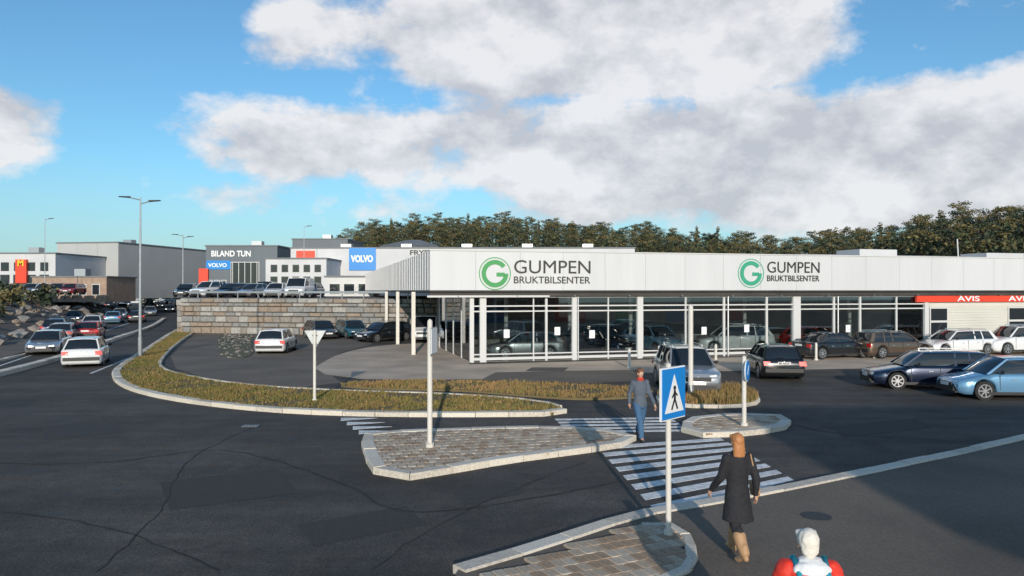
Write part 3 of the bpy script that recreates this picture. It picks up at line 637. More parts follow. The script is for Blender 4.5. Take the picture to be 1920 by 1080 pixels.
# ------------------------------------------------------------ other buildings
def building(name, lab, X0, X1, Ytop, d, dep, mt, zb=0., wins=(), roof='flat', rz=0., boards=None, rmat=ROOFG):
    w = (X1-X0)/F*d; x = Xat((X0+X1)/2, d); h = Zat(Ytop, d)-zb
    b = thing(name, lab, 'building', (x, d, zb), rz)
    q = MB(); q.box((0, dep/2, h/2), (w, dep, h)); q.build('wall', mt, b)
    if roof == 'flat': q = MB(); q.box((0, dep/2, h+.1), (w+.3, dep+.3, .2)); q.build('roof', rmat, b)
    elif roof == 'gable':
        rh = w*.16; q = MB(); q.add([(-w/2-.4, -.4, h), (w/2+.4, -.4, h), (w/2+.4, dep+.4, h), (-w/2-.4, dep+.4, h), (-w*.1, dep/2, h+rh), (w*.1, dep/2, h+rh)], [(0,1,5,4),(1,2,5),(2,3,4,5),(3,0,4),(0,3,2,1)]); q.build('roof', rmat, b)
    for (wx, wz, ww, wh) in wins:          # fractions of the front
        q = MB(); q.box((-w/2+wx*w, -.06, wz*h), (ww*w+.2, .1, wh*h+.2)); f = q.build('window', WFRAME if mt is not WHITE2 else DARKM, b)
        q = MB(); q.box((-w/2+wx*w, -.12, wz*h), (ww*w, .06, wh*h)); q.build('glass', WGLASS, f)
    npn = max(3, int(w/3.2))
    for k in range(npn): q = MB(); q.box((-w/2+w*(k+.5)/npn, -.02, h/2), (w/npn-.06, .04, h-.02)); q.build('cladding_panel', mt, b)
    for k in range(int(w/9)): q = MB(); q.box((-w/2+w*(k+.6)/(int(w/9)+.2), dep*.4, h+.7 if roof == 'flat' else h*.9), (1.6, 1.4, 1.1)); q.build('roof_unit', GREYM, b)
    if boards:
        for k in range(boards): q = MB(); q.box((0, -.03, h*(k+.5)/boards), (w, .06, h/boards-.05)); q.build('cladding_board', mt, b)
    return b, w, h
def winrow(n, z, hh, ww=.6, x0=.05, x1=.95): return [((x0+(x1-x0)*(i+.5)/n), z, (x1-x0)/n*ww, hh) for i in range(n)]
BG = mat('blue_grey_cladding', (.20, .24, .27), .6, v2=.08, v2s=.2); BD = mat('slate_cladding', (.12, .14, .16), .6, v2=.08, v2s=.2); GB = mat('warm_grey_cladding', (.42, .42, .415), .65, v2=.06, v2s=.2); TIM = mat('weathered_timber', (.34, .24, .18), .8, var=.2, vscale=2)
b, w, h = building('volvo_dealership', 'white car dealership with blue sign behind the showroom roof', 545, 1190, 466, 104, 26, WHITE2, 3.1, winrow(5, .33, .16, .5, .02, .16)+winrow(5, .08, .14, .6, .02, .16)); b.name = 'car_dealership'
q = MB(); sx = -w/2+(680-545)/645*w; q.box((sx, -.12, Zat(486, 104)-3.1), (50/F*104, .2, 42/F*104)); o = q.build('sign_panel', BLUES, b)
text('lettering', 'VOLVO', 1.25, SWHITE, b, (sx-1.55, -.24, Zat(491, 104)-3.1), width=3.1, bold=.06)
sx = -w/2+(768-545)/645*w; text('lettering', 'FRYDENBØ', .95, LOGO, b, (sx, -.08, Zat(478, 104)-3.1), width=82/F*104, bold=.03)
q = MB(); sx = -w/2+(560-545)/645*w; q.box((sx+1.0, -.1, Zat(477, 104)-3.1), (2.6, .14, 1.0)); q.build('red_sign', REDS, b)
building('slate_tower', 'square grey stair tower rising behind the white dealership', 548, 652, 449, 135, 14, BD, 3, boards=None)
building('grey_roof_house', 'large house with grey hipped roof among the pines', 712, 822, 462, 150, 16, GB, 4, roof='gable')
b, w, h = building('tyre_workshop', 'dark slate workshop with white roof lettering on the left', 386, 520, 462, 112, 18, BD, 3.1, [(.55, .42, .38, .5)]+winrow(3, .2, .2, .6, .02, .3))
text('lettering', 'BILAND TUN', 1.2, SWHITE, b, (-w/2+.8, -.08, h-1.5), width=w*.55, bold=.03)
q = MB(); q.box((-w*.32, -.1, h*.62), (w*.34, .12, 1.35)); q.build('sign_panel', BLUES, b); text('lettering', 'VOLVO', .8, SWHITE, b, (-w*.46, -.18, h*.62-.3), width=w*.26, bold=.02)
q = MB(); q.box((-w/2-.2, -.3, h*.33), (1.4, .3, 3.2)); q.build('red_banner', REDS, b)
for k in range(5): q = MB(); q.box((-w/2+w*.38+k*w*.085, -.16, h*.42), (.09, .05, h*.5)); q.build('mullion', WFRAME, b)
building('white_flats', 'white plastered block with small windows beside the workshop', 498, 612, 486, 96, 12, WHITE2, 3.1, winrow(5, .75, .16, .45)+winrow(5, .42, .18, .5)+winrow(5, .14, .16, .55))
b, w, h = building('glazed_hall', 'long pale blue-grey hall with horizontal window bands', 228, 396, 480, 165, 20, BG, 1.5, winrow(7, .66, .15, .9)+winrow(7, .36, .15, .9)+winrow(7, .1, .12, .8))
b, w, h = building('grey_block', 'tall warm grey windowless block above the road at left', 100, 228, 456, 122, 26, GB, 2.5, winrow(6, .20, .12, .8)+[(.1, .72, .07, .2), (.1, .5, .07, .14)], rz=math.radians(-9))
b, w, h = building('timber_shed', 'low timber clad shed beneath the grey block', 60, 200, 520, 104, 8, TIM, 2.2, winrow(5, .5, .4, .5))
b, w, h = building('white_shop', 'white shop building with tall orange red sign at far left', -60, 104, 476, 108, 14, WHITE2, 2.5, winrow(6, .72, .16, .5)+winrow(6, .45, .16, .6)+winrow(6, .16, .2, .7))
q = MB(); q.box((-w/2+(43+60)/164*w, -.3, h*.62), (1.6, .4, 3.4)); q.build('sign_panel', REDS, b); text('lettering', 'M', 1.2, mat('sign_yellow', (.8, .5, .03), .5), b, (-w/2+(43+60)/164*w-.5, -.52, h*.74), bold=.05)
building('timber_garage', 'low brown garage with red banner near the upper street', 610, 700, 520, 90, 6, SIDING, 3.1, winrow(3, .4, .5, .7))
for i, (X, d, w_) in enumerate(((270, 230, 60), (180, 250, 70), (330, 260, 50), (60, 240, 60))):
    building('distant_house', ('pale gabled house far beyond the left road', 'broad pale house on the horizon above the grey block', 'small grey house on the skyline by the second lamp', 'pale house on the skyline at far left')[i], X-w_/2, X+w_/2, 500-i*3, d, 10, (WHITE2, GB, BG, WHITE2)[i], 0, winrow(4, .55, .2, .5)+winrow(4, .25, .2, .5), 'gable')
# office block behind the viewer, whose shadow lies over the right of the crossing
b = thing('office_block', 'brick office block behind the viewpoint, shading the right of the road', 'building', (9.0, -16.0, 0))
q = MB(); q.box((15, -6, 4.9), (30, 12, 9.8)); q.build('wall', mat('red_brick', (.25, .12, .09), .85, var=.2, vscale=6), b); q = MB(); q.box((15, -6, 9.9), (30.4, 12.4, .2)); q.build('roof', ROOFG, b)
for i in range(8):
    for j in range(3): q = MB(); q.box((2.2+i*3.6, .04, 1.8+j*3), (1.8, .1, 1.5)); f = q.build('window', WFRAME, b); q = MB(); q.box((2.2+i*3.6, .1, 1.8+j*3), (1.6, .06, 1.3)); q.build('glass', WGLASS, f)

# ------------------------------------------------------------ cars
TYRE = mat('tyre_rubber', (.02, .02, .02), .85); RIM = mat('alloy_rim', (.55, .56, .58), .3, metal=.8); TRIM = mat('black_trim', (.022, .022, .024), .5)
CGLASS = mat('car_glass', (.015, .02, .025), .04, spec=.9); LAMPW = mat('headlamp', (.75, .78, .8), .1, spec=.8); LAMPR = mat('tail_lamp', (.5, .015, .01), .2); PLATE = mat('number_plate', (.75, .75, .73), .5)
LITW = mat('lit_headlamp', (.9, .9, .9), .3, emit=((1, .96, .88), 3)); LITR = mat('lit_tail_lamp', (.5, .01, .008), .3, emit=((1, .02, .01), .5))
def paint(n, c, metal=.3): return mat('paint_'+n, c, .28, metal=metal, coat=1.)
SHAPES = {  # lower body top line (x from front to rear as fraction), cowl, roof front, roof rear, rear base, L, W, H, belt
 'hatch': dict(L=4.2, W=1.8, H=1.48, belt=.92, nose=.66, hood=.86, cowl=.24, rf=.42, rr=.86, rb=.97, deck=.93),
 'estate': dict(L=4.65, W=1.82, H=1.47, belt=.92, nose=.64, hood=.84, cowl=.25, rf=.41, rr=.90, rb=.975, deck=.93),
 'sedan': dict(L=4.6, W=1.82, H=1.44, belt=.91, nose=.62, hood=.83, cowl=.26, rf=.43, rr=.70, rb=.84, deck=.95),
 'suv': dict(L=4.6, W=1.88, H=1.68, belt=1.05, nose=.80, hood=1.0, cowl=.24, rf=.40, rr=.88, rb=.97, deck=1.06),
 'van': dict(L=4.9, W=1.95, H=1.95, belt=1.12, nose=.85, hood=1.08, cowl=.15, rf=.31, rr=.96, rb=.985, deck=1.12)}
CARM = {}
def car_meshes(kind):
    if kind in CARM: return CARM[kind]
    s = SHAPES[kind]; L, Wd, H = s['L'], s['W']/2, s['H']; R = .33 if kind not in ('suv', 'van') else .36
    xw = (L*.5-.88, -L*.5+.86)
    def top(u):     # u 0 front ..1 rear
        P = ((0, s['nose']-.16), (.02, s['nose']), (.08, s['nose']+.06), (s['cowl'], s['hood']), (s['cowl']+.06, s['belt']), (s['rb']-.02, s['belt']+.02), (.985, s['deck']-.04), (1, s['deck']-.22))
        for (a, za), (b_, zb_) in zip(P, P[1:]):
            if u <= b_: return za+(zb_-za)*(u-a)/(b_-a)
        return P[-1][1]
    def wid(u): return Wd*(1-.20*max(0, 1-u/.10)**2-.035*max(0, 1-u/.35)-.13*max(0, 1-(1-u)/.07)**2)
    us = sorted(set([0, .008, .02, .04, .97, .985, 1]+[i/52 for i in range(1, 52)])); q = MB(); rings = []
    for u in us:
        x = L/2-u*L; w = wid(u); zt = top(u); gb = .2+(.12 if u < .01 or u > .99 else 0)+max(0, .06-u)*1.2; arch = gb
        for c in xw:
            if abs(x-c) < R+.06: arch = max(arch, .34+math.sqrt((R+.06)**2-(x-c)**2)*.95)
        arch = min(arch, zt-.1)
        hr = [(0, gb), (w*.72, gb), (w*.74, arch), (w*.96, arch), (w, arch+.05 if arch > gb else gb+.14), (w*1.0, max(arch+.08, (gb+zt)/2+.02)), (w*.985, zt-.11), (w*.955, zt-.035), (w*.86, zt), (w*.45, zt+.02), (0, zt+.03)]
        rings.append([(x, y, z) for y, z in hr]+[(x, -y, z) for y, z in hr[-2:0:-1]])
    n = len(rings[0]); q.add([p for r in rings for p in r], [(i*n+j, (i+1)*n+j, (i+1)*n+(j+1) % n, i*n+(j+1) % n) for i in range(len(us)-1) for j in range(n)]+[tuple(range(n)), tuple(range(len(us)*n-1, (len(us)-1)*n-1, -1))])
    body = q.mesh('body', paint('x', (.5, .5, .5)), True); body.materials.clear()
    X = lambda u: L/2-u*L
    xc, xf, xr, xb = X(s['cowl']+.01), X(s['rf']), X(s['rr']), X(s['rb']-.005); zb = s['belt']-.02; zt = H-.06; wb, wt = Wd*.90, Wd*.70
    if kind == 'van': wt = Wd*.84; wb = Wd*.93
    def pt(t, side, k=1.0, zz=None):   # greenhouse ring point
        return None
    gl = MB(); gv = [Vector(v) for v in [(xc, -wb*.93, zb), (xc, wb*.93, zb), (xb, wb*.95, zb), (xb, -wb*.95, zb), (xf, -wt*.95, zt), (xf, wt*.95, zt), (xr, wt*.95, zt), (xr, -wt*.95, zt)]]
    for fi, (A0, B0, C0, D0) in enumerate([(0,1,5,4),(1,2,6,5),(2,3,7,6),(3,0,4,7)]):
        pa, pb, pc_, pd = gv[A0], gv[B0], gv[C0], gv[D0]; nn_ = (pb-pa).cross(pd-pa).normalized(); bu = (.09, .035, .07, .035)[fi]; kx = 7; gp = []
        for jj in range(kx+1):
            for ii in range(kx+1):
                u_, v_ = ii/kx, jj/kx; gp.append(pa.lerp(pb, u_).lerp(pd.lerp(pc_, u_), v_)+nn_*bu*(1-(2*u_-1)**2)*(1-(2*v_-1)**2*.8))
        gl.add(gp, [(jj*(kx+1)+ii, jj*(kx+1)+ii+1, (jj+1)*(kx+1)+ii+1, (jj+1)*(kx+1)+ii) for jj in range(kx) for ii in range(kx)])
    gl.add([gv[4], gv[5], gv[6], gv[7]], [(0,1,2,3)])
    glass = gl.mesh('windows', CGLASS, True)
    rf = MB(); nn = 8; rr_ = []
    for i in range(nn+1):
        t = i/nn; x = xf+.05+(xr-.06-xf-.05)*t; cz = H-.035*(2*t-1)**2-.02*(t > .9); rr_.append([(x, y*wt*1.01, z) for y, z in ((-1, cz-.075), (-.97, cz-.045), (-.7, cz-.01), (0, cz), (.7, cz-.01), (.97, cz-.045), (1, cz-.075), (.95, cz-.1), (-.95, cz-.1))])
    n = 9; rf.add([p for r in rr_ for p in r], [(i*n+j, i*n+(j+1) % n, (i+1)*n+(j+1) % n, (i+1)*n+j) for i in range(nn) for j in range(n)]+[tuple(range(n-1, -1, -1)), tuple(range(nn*n, nn*n+n))])
    def strip(a, b, w0, w1, th):
        a, b = Vector(a), Vector(b); vs = []
        for p, w in ((a, w0), (b, w1)):
            for dx in (-w/2, w/2):
                for dy in (-th, th): vs.append((p.x+dx, p.y+dy, p.z))
        rf.add(vs, [(0,1,3,2),(4,6,7,5),(0,2,6,4),(2,3,7,6),(3,1,5,7),(1,0,4,5)])
    for sgn in (-1, 1):
        strip((xc+.02, sgn*wb*.95, zb), (xf, sgn*wt*.96, zt), .11, .07, .03); strip((xb+.06, sgn*wb*.96, zb), (xr+.05, sgn*wt*.96, zt), .26 if kind != 'sedan' else .3, .16, .03)
        xm = (xf+xr)/2+.05; strip((xm, sgn*wb*.96, zb), (xm-.02, sgn*wt*.97, zt), .09, .07, .02)
        if kind in ('estate', 'suv'): xm = xr+.62; strip((xm, sgn*wb*.96, zb), (xm+.05, sgn*wt*.97, zt), .08, .06, .02)
        if kind == 'van': strip(((xf+xb)/2-.5, sgn*wb*.97, zb), ((xf+xr)/2-.5, sgn*wt*.98, zt), 2.1, 2.0, .02)
    roof = rf.mesh('roof_and_pillars', CGLASS, False); roof.materials.clear()
    wh = MB(); 
    wh.cyl((0, -.1, 0), (0, .1, 0), R, n=22); tyre = wh.mesh('tyre', TYRE, False)
    ri = MB(); 
    ri.cyl((0, -.112, 0), (0, .112, 0), R*.2, n=10)
    for k in range(7): a = k*2*PI/7; ri.box((0, 0, 0), (R*.62, .216, R*.13), M=Matrix.Translation((math.cos(a)*R*.38, 0, math.sin(a)*R*.38)) @ Matrix.Rotation(-a, 4, 'Y'))
    nn = 20
    for i in range(nn):
        a0, a1 = 2*PI*i/nn, 2*PI*(i+1)/nn; vs = []
        for a in (a0, a1):
            for rr in (R*.62, R*.70):
                for y in (-.115, .115): vs.append((rr*math.cos(a), y, rr*math.sin(a)))
        ri.add(vs, [(0,2,6,4),(2,3,7,6),(3,1,5,7),(1,0,4,5)])
    rim = ri.mesh('rim', RIM)
    sf, sr = s['nose'], s['deck']; pr = {}
    def mk(nm, fn, mt): q = MB(); fn(q); pr[nm] = q.mesh(nm, mt)
    mk('headlight', lambda q: q.add([(L/2-.03, 0, sf-.12), (L/2-.26, .17, sf-.09), (L/2-.30, .17, sf+.02), (L/2-.08, 0, sf-.0), (L/2-.02, -.25, sf-.12), (L/2-.06, -.25, sf-.03)], [(0,1,2,3),(4,0,3,5)]), LAMPW)
    mk('tail_light', lambda q: (q.add([(-L/2-.012, -.17, sr-.30), (-L/2+.16, .15, sr-.30), (-L/2+.20, .15, sr-.12), (-L/2+.02, -.13, sr-.10), (-L/2+.1, -.17, sr-.30), (-L/2+.1, -.13, sr-.1)], [(0,1,2,3),(0,4,1),(3,2,5),(0,3,5,4)]), q.add([(-L/2-.014, -.2, sr-.28), (-L/2-.014, .1, sr-.28), (-L/2+.03, .12, sr-.10), (-L/2+.03, -.16, sr-.10)], [(0,3,2,1)])), LAMPR)
    mk('grille', lambda q: (q.box((L/2-.0, 0, sf-.16), (.06, .9, .14)), q.box((L/2+.005, 0, .34), (.06, 1.15, .14))), TRIM)
    mk('rear_bumper', lambda q: (q.box((-L/2-.02, 0, .46), (.12, Wd*1.72, .16)),), TRIM)
    mk('number_plate', lambda q: q.box((0, 0, 0), (.02, .52, .11)), PLATE)
    mk('mirror', lambda q: q.ico((0, 0, 0), .11, 1, sc=(.6, .95, .7)), TRIM)
    mk('sill', lambda q: q.box((0, 0, .25), (L*.52, Wd*1.99, .1)), TRIM)
    mk('roof_rail', lambda q: (q.box((X((s['rf']+s['rr'])/2), 0, H+.03), (L*.36, .035, .03)), q.box((X(s['rf']+.06), 0, H), (.05, .03, .06)), q.box((X(s['rr']-.06), 0, H), (.05, .03, .06))), RIM)
    mk('bumper_lip', lambda q: (q.box((L/2-.02, 0, .27), (.1, Wd*1.55, .05))), TRIM)
    mk('fog_light', lambda q: q.ico((0, 0, 0), .06, 1, sc=(.4, 1.2, .8)), LAMPW)
    mk('badge', lambda q: q.ico((0, 0, 0), .045, 1, sc=(.3, 1, 1)), RIM)
    mk('door_gap', lambda q: q.box((0, 0, 0), (.016, .02, s['belt']-.42)), SBLACK)
    mk('wiper', lambda q: q.cyl((-L/2+.05, -.1, s['belt']+.04), (-L/2+.12, .25, s['belt']+.1), .012, n=5), TRIM)
    mk('door_handle', lambda q: q.box((0, 0, 0), (.16, .03, .03)), RIM)
    CARM[kind] = (body, glass, roof, tyre, rim, pr, xw, R); return CARM[kind]
_pm = {}
def car(kind, x, y, rz, col, lab, z=0., lit=False, group=None, plate=None, name='parked_car', full=True, cat='car', metal=.3):
    body, glass, roof, tyre, rim, pr, xw, R = car_meshes(kind); s = SHAPES[kind]; L, Wd = s['L'], s['W']/2
    t = thing(name, lab, cat, (x, y, z), rz, group); P = paint(*col)
    def pm(me):
        k = (me.name, P.name)
        if k not in _pm: c = me.copy(); c.materials.clear(); c.materials.append(P); _pm[k] = c
        return _pm[k]
    link('body', pm(body), t); link('windows', glass, t); link('roof', pm(roof), t)
    for cx in xw:
        for sg in (-1, 1):
            w = link('wheel', tyre, t); w.location = (cx, sg*(Wd-.12), R)
            if full: link('rim', rim, w)
    for sg in (-1, 1):
        h = link('headlight', pr['headlight'], t); h.location = (0, sg*(Wd*.70), 0); h.scale = (1, sg, 1)
        tl = link('tail_light', pr['tail_light'], t); tl.location = (0, sg*(Wd*.80), 0)
        if lit:
            for ob, mm in ((h, LITW), (tl, LITR)):
                k = (ob.data.name, mm.name)
                if k not in _pm: c = ob.data.copy(); c.materials.clear(); c.materials.append(mm); _pm[k] = c
                ob.data = _pm[k]
        if full:
            mr = link('mirror', pr['mirror'], t); mr.location = (L/2-(s['cowl']+.1)*L, sg*(Wd+.05), s['belt']+.06)
            for xx in (xw[0]-R-.16, xw[0]-R-1.2, xw[1]+R+.04): dg_ = link('door_gap', pr['door_gap'], t); dg_.location = (xx, sg*(Wd-.006), (s['belt']+.36)/2-.03)
            for xx in (.25, -.75): hd = link('door_handle', pr['door_handle'], t); hd.location = (xx, sg*(Wd+.0), s['belt']-.2)
            if kind in ('estate', 'suv'): rr = link('roof_rail', pr['roof_rail'], t); rr.location = (0, sg*Wd*.62, 0)
    link('grille', pr['grille'], t)
    if full:
        link('wiper', pr['wiper'], t); link('bumper_lip', pr['bumper_lip'], t); o = link('badge', pr['badge'], t); o.location = (L/2+.01, 0, s['nose']-.08); o = link('badge', pr['badge'], t); o.location = (-L/2-.01, 0, s['deck']-.12)
        for sg in (-1, 1): o = link('fog_light', pr['fog_light'], t); o.location = (L/2-.08, sg*Wd*.62, .36)
    link('rear_bumper', pr['rear_bumper'], t); link('sill', pr['sill'], t)
    for e, zz in ((1, .5), (-1, .76)):
        o = link('number_plate', pr['number_plate'], t); o.location = (e*(L/2+(.04 if e > 0 else .015)), 0, zz)
    if plate: text('plate_lettering', plate, .1, SBLACK, t, (-L/2-.03, .22, .725), rot=(PI/2, 0, -PI/2), width=.44, bold=.003)
    return t
def carp(kind, X, Y, deg, col, lab, z=0., **k):
    x, y = G(X, Y, z); return car(kind, x, y+.9, math.radians(deg), col, lab, z, **k)
W_ = ('white', (.72, .72, .72), 0.); SV = ('silver', (.42, .43, .44), .6); BK = ('black', (.012, .013, .015), .2); NV = ('navy', (.01, .02, .05), .4); GR = ('graphite', (.06, .062, .065), .5); BL = ('light_blue', (.16, .34, .52), .3); RD = ('red', (.35, .02, .015), .1); BR = ('bronze', (.16, .11, .075), .6); TE = ('teal', (.03, .13, .17), .4)
# headings: 90 = facing away from the viewpoint, -90 = facing it
carp('hatch', 512, 662, 94, W_, 'white hatchback parked beside the rubble patch, tail lights towards us', lit=True)
carp('hatch', 596, 636, -58, GR, 'dark grey hatchback nosed out behind the give way sign')
carp('estate', 655, 634, -62, TE, 'dark teal estate car angled against the stone wall')
carp('estate', 716, 641, -128, BK, 'black estate showing its front plate and alloy wheel before the stone wall')
carp('van', 800, 640, -93, W_, 'white van facing us beneath the open overhang', name='white_van', cat='van')
carp('sedan', 868, 648, -100, NV, 'navy saloon parked beside the left glass corner')
carp('suv', 846, 622, -95, GR, 'graphite SUV in the second row under the overhang')
def fcar(kind, X, off, deg, col, lab, **k):
    t = fac(X, off); p = A+sdv*off+fd*t; return car(kind, p.x, p.y, ang+math.radians(deg), col, lab, .04, **k)
fcar('hatch', 985, 2.6, 172, SV, 'silver hatchback on show behind the first window bays', name='showroom_car')
fcar('suv', 1125, 3.2, -68, NV, 'navy SUV displayed nose to the glass', name='showroom_car')
fcar('suv', 1225, 3.8, -80, BL, 'light blue SUV inside the showroom near the middle', name='showroom_car')
fcar('suv', 1375, 2.8, 166, W_, 'white SUV displayed inside the right-hand window bays', name='showroom_car')
fcar('hatch', 1530, 3.0, -70, RD, 'red hatchback inside near the last window bays', name='showroom_car')
fcar('sedan', 1560, -1.9, 4, BK, 'black saloon parked along the glass front')
fcar('estate', 1672, -2.3, 2, BR, 'bronze estate parked before the beige office wall')
fcar('estate', 1790, -1.9, 178, W_, 'white estate parked beneath the red fascia')
fcar('suv', 1905, -2.4, 175, W_, 'white SUV at the right edge below the red fascia')
carp('suv', 1296, 735, -92, SV, 'silver SUV facing the crossing behind the entrance verge', lit=False)
carp('hatch', 1461, 709, 84, BK, 'black hatchback driving away with its number plate showing', lit=True, plate='SK 42129', name='moving_car')
carp('estate', 1765, 732, 172, NV, 'navy estate waiting at the dealership entrance', name='moving_car')
carp('hatch', 1920, 752, 176, BL, 'light blue hatchback passing at the right edge', name='moving_car')
x, y = G(143, 687); car('hatch', x, y+1, math.radians(112), W_, 'white hatchback driving up the left carriageway with tail lights lit', lit=True, name='moving_car')
for X, Y, deg, c, lab, lt in ((192, 587, -68, GR, 'dark car coming down the far left road with headlights on', True), (282, 592, -66, SV, 'silver car coming down the road past the second lamp', False), (172, 604, -66, BK, 'black car with headlights near the rocky bank', True), (150, 628, 112, NV, 'navy car climbing the left carriageway', False), (248, 574, -68, W_, 'small white car in the distance on the left road', False)):
    x, y = G(X, Y); x = x+(-2 if X < 260 else 0); car('hatch' if X > 200 else 'sedan', x, y, math.radians(deg), c, lab, lit=lt, name='moving_car', full=Y > 600)
more = [(231, 583, 112, SV, 'silver car climbing behind the double lamp'), (206, 577, 112, BK, 'black car in the queue up the left road'), (243, 566, 112, RD, 'red car far up the left road'), (120, 640, 110, SV, 'grey-silver saloon following up the left carriageway'), (262, 562, -66, BK, 'tiny black car near the head of the road'), (300, 577, -66, NV, 'navy car coming down beside the verge tip'), (225, 598, -66, SV, 'silver saloon abreast of the rocky bank'), (258, 604, 112, GR, 'graphite car beyond the tall lamp'), (187, 563, 112, W_, 'small white car left of the far van'), (92, 662, -68, SV, 'silver car rolling down at the left kerb'), (168, 636, 112, RD, 'red hatchback ahead of the white one, left carriageway'), (176, 618, 112, W_, 'white saloon further up the left carriageway'), (214, 606, 112, BL, 'light blue car midway up the left carriageway'), (238, 574, -68, SV, 'silver speck of a car in the oncoming lane'), (318, 585, -66, GR, 'graphite car close under the wall end')]
for X, Y, deg, c, lab in more:
    x, y = G(X, Y); car('hatch' if X % 2 else 'sedan', x, y, math.radians(deg), c, lab, name='moving_car', full=False, lit=deg < 0)
for i, (X, c) in enumerate(((12, W_), (36, BK), (62, SV), (86, W_), (110, BK), (136, RD))):
    car('estate' if i % 2 else 'hatch', Xat(X, 96), 96, math.radians(-80), c, 'car parked before the white shop and timber shed, number %s from the left' % ('one', 'two', 'three', 'four', 'five', 'six')[i] if 0 else ('white hatchback', 'black estate', 'silver hatchback', 'white estate', 'black hatchback', 'red estate')[i]+' parked on the bank before the shops at far left', 3.3, full=False, group='cars parked before the left-hand shops')
x, y = G(214, 569); car('van', x, y, math.radians(100), W_, 'white van far up the left road', name='white_van', cat='van', full=False)
cols_ = [('sedan', BK), ('hatch', SV), ('suv', W_), ('hatch', GR), ('estate', NV), ('hatch', RD), ('sedan', SV), ('suv', BK), ('hatch', W_), ('estate', GR), ('van', W_), ('hatch', NV)]
nm = ('black saloon', 'silver hatchback', 'white SUV', 'grey hatchback', 'navy estate', 'red hatchback', 'silver saloon', 'black SUV', 'white hatchback', 'graphite estate', 'white van', 'navy hatchback')
for i, (k_, c) in enumerate(cols_):
    X = 352+i*21; d = 70+(i % 2)*4+(12-i)*.7; car(k_, Xat(X, d), d, math.radians(-95+random.uniform(-15, 15)), c, nm[i]+' parked on the upper street above the stone wall, '+('left part of the row' if i < 4 else 'middle of the row' if i < 8 else 'right part of the row'), 3.12, group='vehicles parked on the upper street', full=False)

# ------------------------------------------------------------ poles, signs, lamps
def lamp(X, Yb, Ytop, lab, arms=((-1, 1.3), (1, 1.1)), r=.09):
    x, y = G(X, Yb); h = Zat(Ytop, y); t = thing('street_lamp', lab, 'street lamp', (x, y, 0))
    q = MB(); q.cyl((0, 0, 0), (0, 0, 1.2), r*1.35, n=12); q.cyl((0, 0, 1.2), (0, 0, h), r, r*.45, n=12); q.build('pole', GREYM, t)
    for k, (s_, L_) in enumerate(arms):
        zz = h-.22*k; q = MB(); q.cyl((0, 0, zz-.15), (s_*L_*.5, 0, zz), .03, n=6); q.build('arm', GREYM, t)
        q = MB(); q.add([(s_*L_*.45, -.13, zz-.03), (s_*(L_*.45+.62), -.10, zz+.02), (s_*(L_*.45+.62), .10, zz+.02), (s_*L_*.45, .13, zz-.03), (s_*L_*.45, -.11, zz+.06), (s_*(L_*.45+.6), -.08, zz+.07), (s_*(L_*.45+.6), .08, zz+.07), (s_*L_*.45, .11, zz+.06)], [(0,3,2,1),(4,5,6,7),(0,1,5,4),(1,2,6,5),(2,3,7,6),(3,0,4,7)]); q.build('lamp_head', DARKM, t)
    return t
lamp(263, 672, 370, 'tall double-armed street lamp between the left carriageways'); lamp(343, 612, 440, 'second double-armed street lamp further up the road')
lamp(84, 600, 410, 'slender street lamp beside the rocky bank', arms=((1, 1.2),), r=.07); lamp(570, 600, 424, 'thin lamp post above the stone wall near the white flats', arms=((1, .9),), r=.06)
def pole_sign(X, Yb, h, lab, r=.04, mt=POLEM, cat='sign', name='road_sign', zb=.13):
    x, y = G(X, Yb, zb); t = thing(name, lab, cat, (x, y, zb)); q = MB(); q.cyl((0, 0, 0), (0, 0, h), r, n=12); q.ico((0, 0, h), r, 1); q.cyl((0, 0, 0), (0, 0, .08), r*1.6, n=12); q.build('pole', mt, t); return t
# pedestrian crossing sign near the viewer
t = pole_sign(1253, 1003, 2.55, 'blue pedestrian crossing sign with white triangle on a pale pole', .042); t.rotation_euler = (0, 0, math.radians(48))
q = MB(); q.box((0, -.07, 2.14), (.70, .03, .78)); q.build('sign_frame', SWHITE, t)
q = MB(); q.box((0, -.09, 2.14), (.66, .02, .74)); q.build('blue_plate', BLUES, t)
q = MB(); q.add([(-.27, -.106, 1.86), (.27, -.106, 1.86), (0, -.106, 2.42), (-.27, -.09, 1.86), (.27, -.09, 1.86), (0, -.09, 2.42)], [(0,1,2),(0,3,4,1),(1,4,5,2),(2,5,3,0)]); q.build('white_triangle', SWHITE, t)
q = MB(); q.cyl((0, -.106, 2.22), (0, -.112, 2.22), .035, n=12)
def limb(a, b, w): 
    a, b = Vector((a[0], 0, a[1])), Vector((b[0], 0, b[1])); d = (b-a).normalized(); n = Vector((-d.z, 0, d.x))*w/2
    q.add([(p.x, yy, p.z) for yy in (-.112, -.106) for p in (a-n, b-n, b+n, a+n)], [(0,1,2,3),(0,4,5,1),(1,5,6,2),(2,6,7,3),(3,7,4,0)])
limb((0, 2.185), (0, 2.04), .055); limb((0, 2.06), (-.09, 1.90), .035); limb((0, 2.06), (.08, 1.90), .035); limb((0, 2.16), (-.075, 2.08), .026); limb((0, 2.16), (.08, 2.10), .026); q.build('pedestrian_symbol', SBLACK, t)
for zz in (1.9, 2.35): q = MB(); q.box((0, -.03, zz), (.16, .07, .04)); q.build('clamp', GREYM, t)
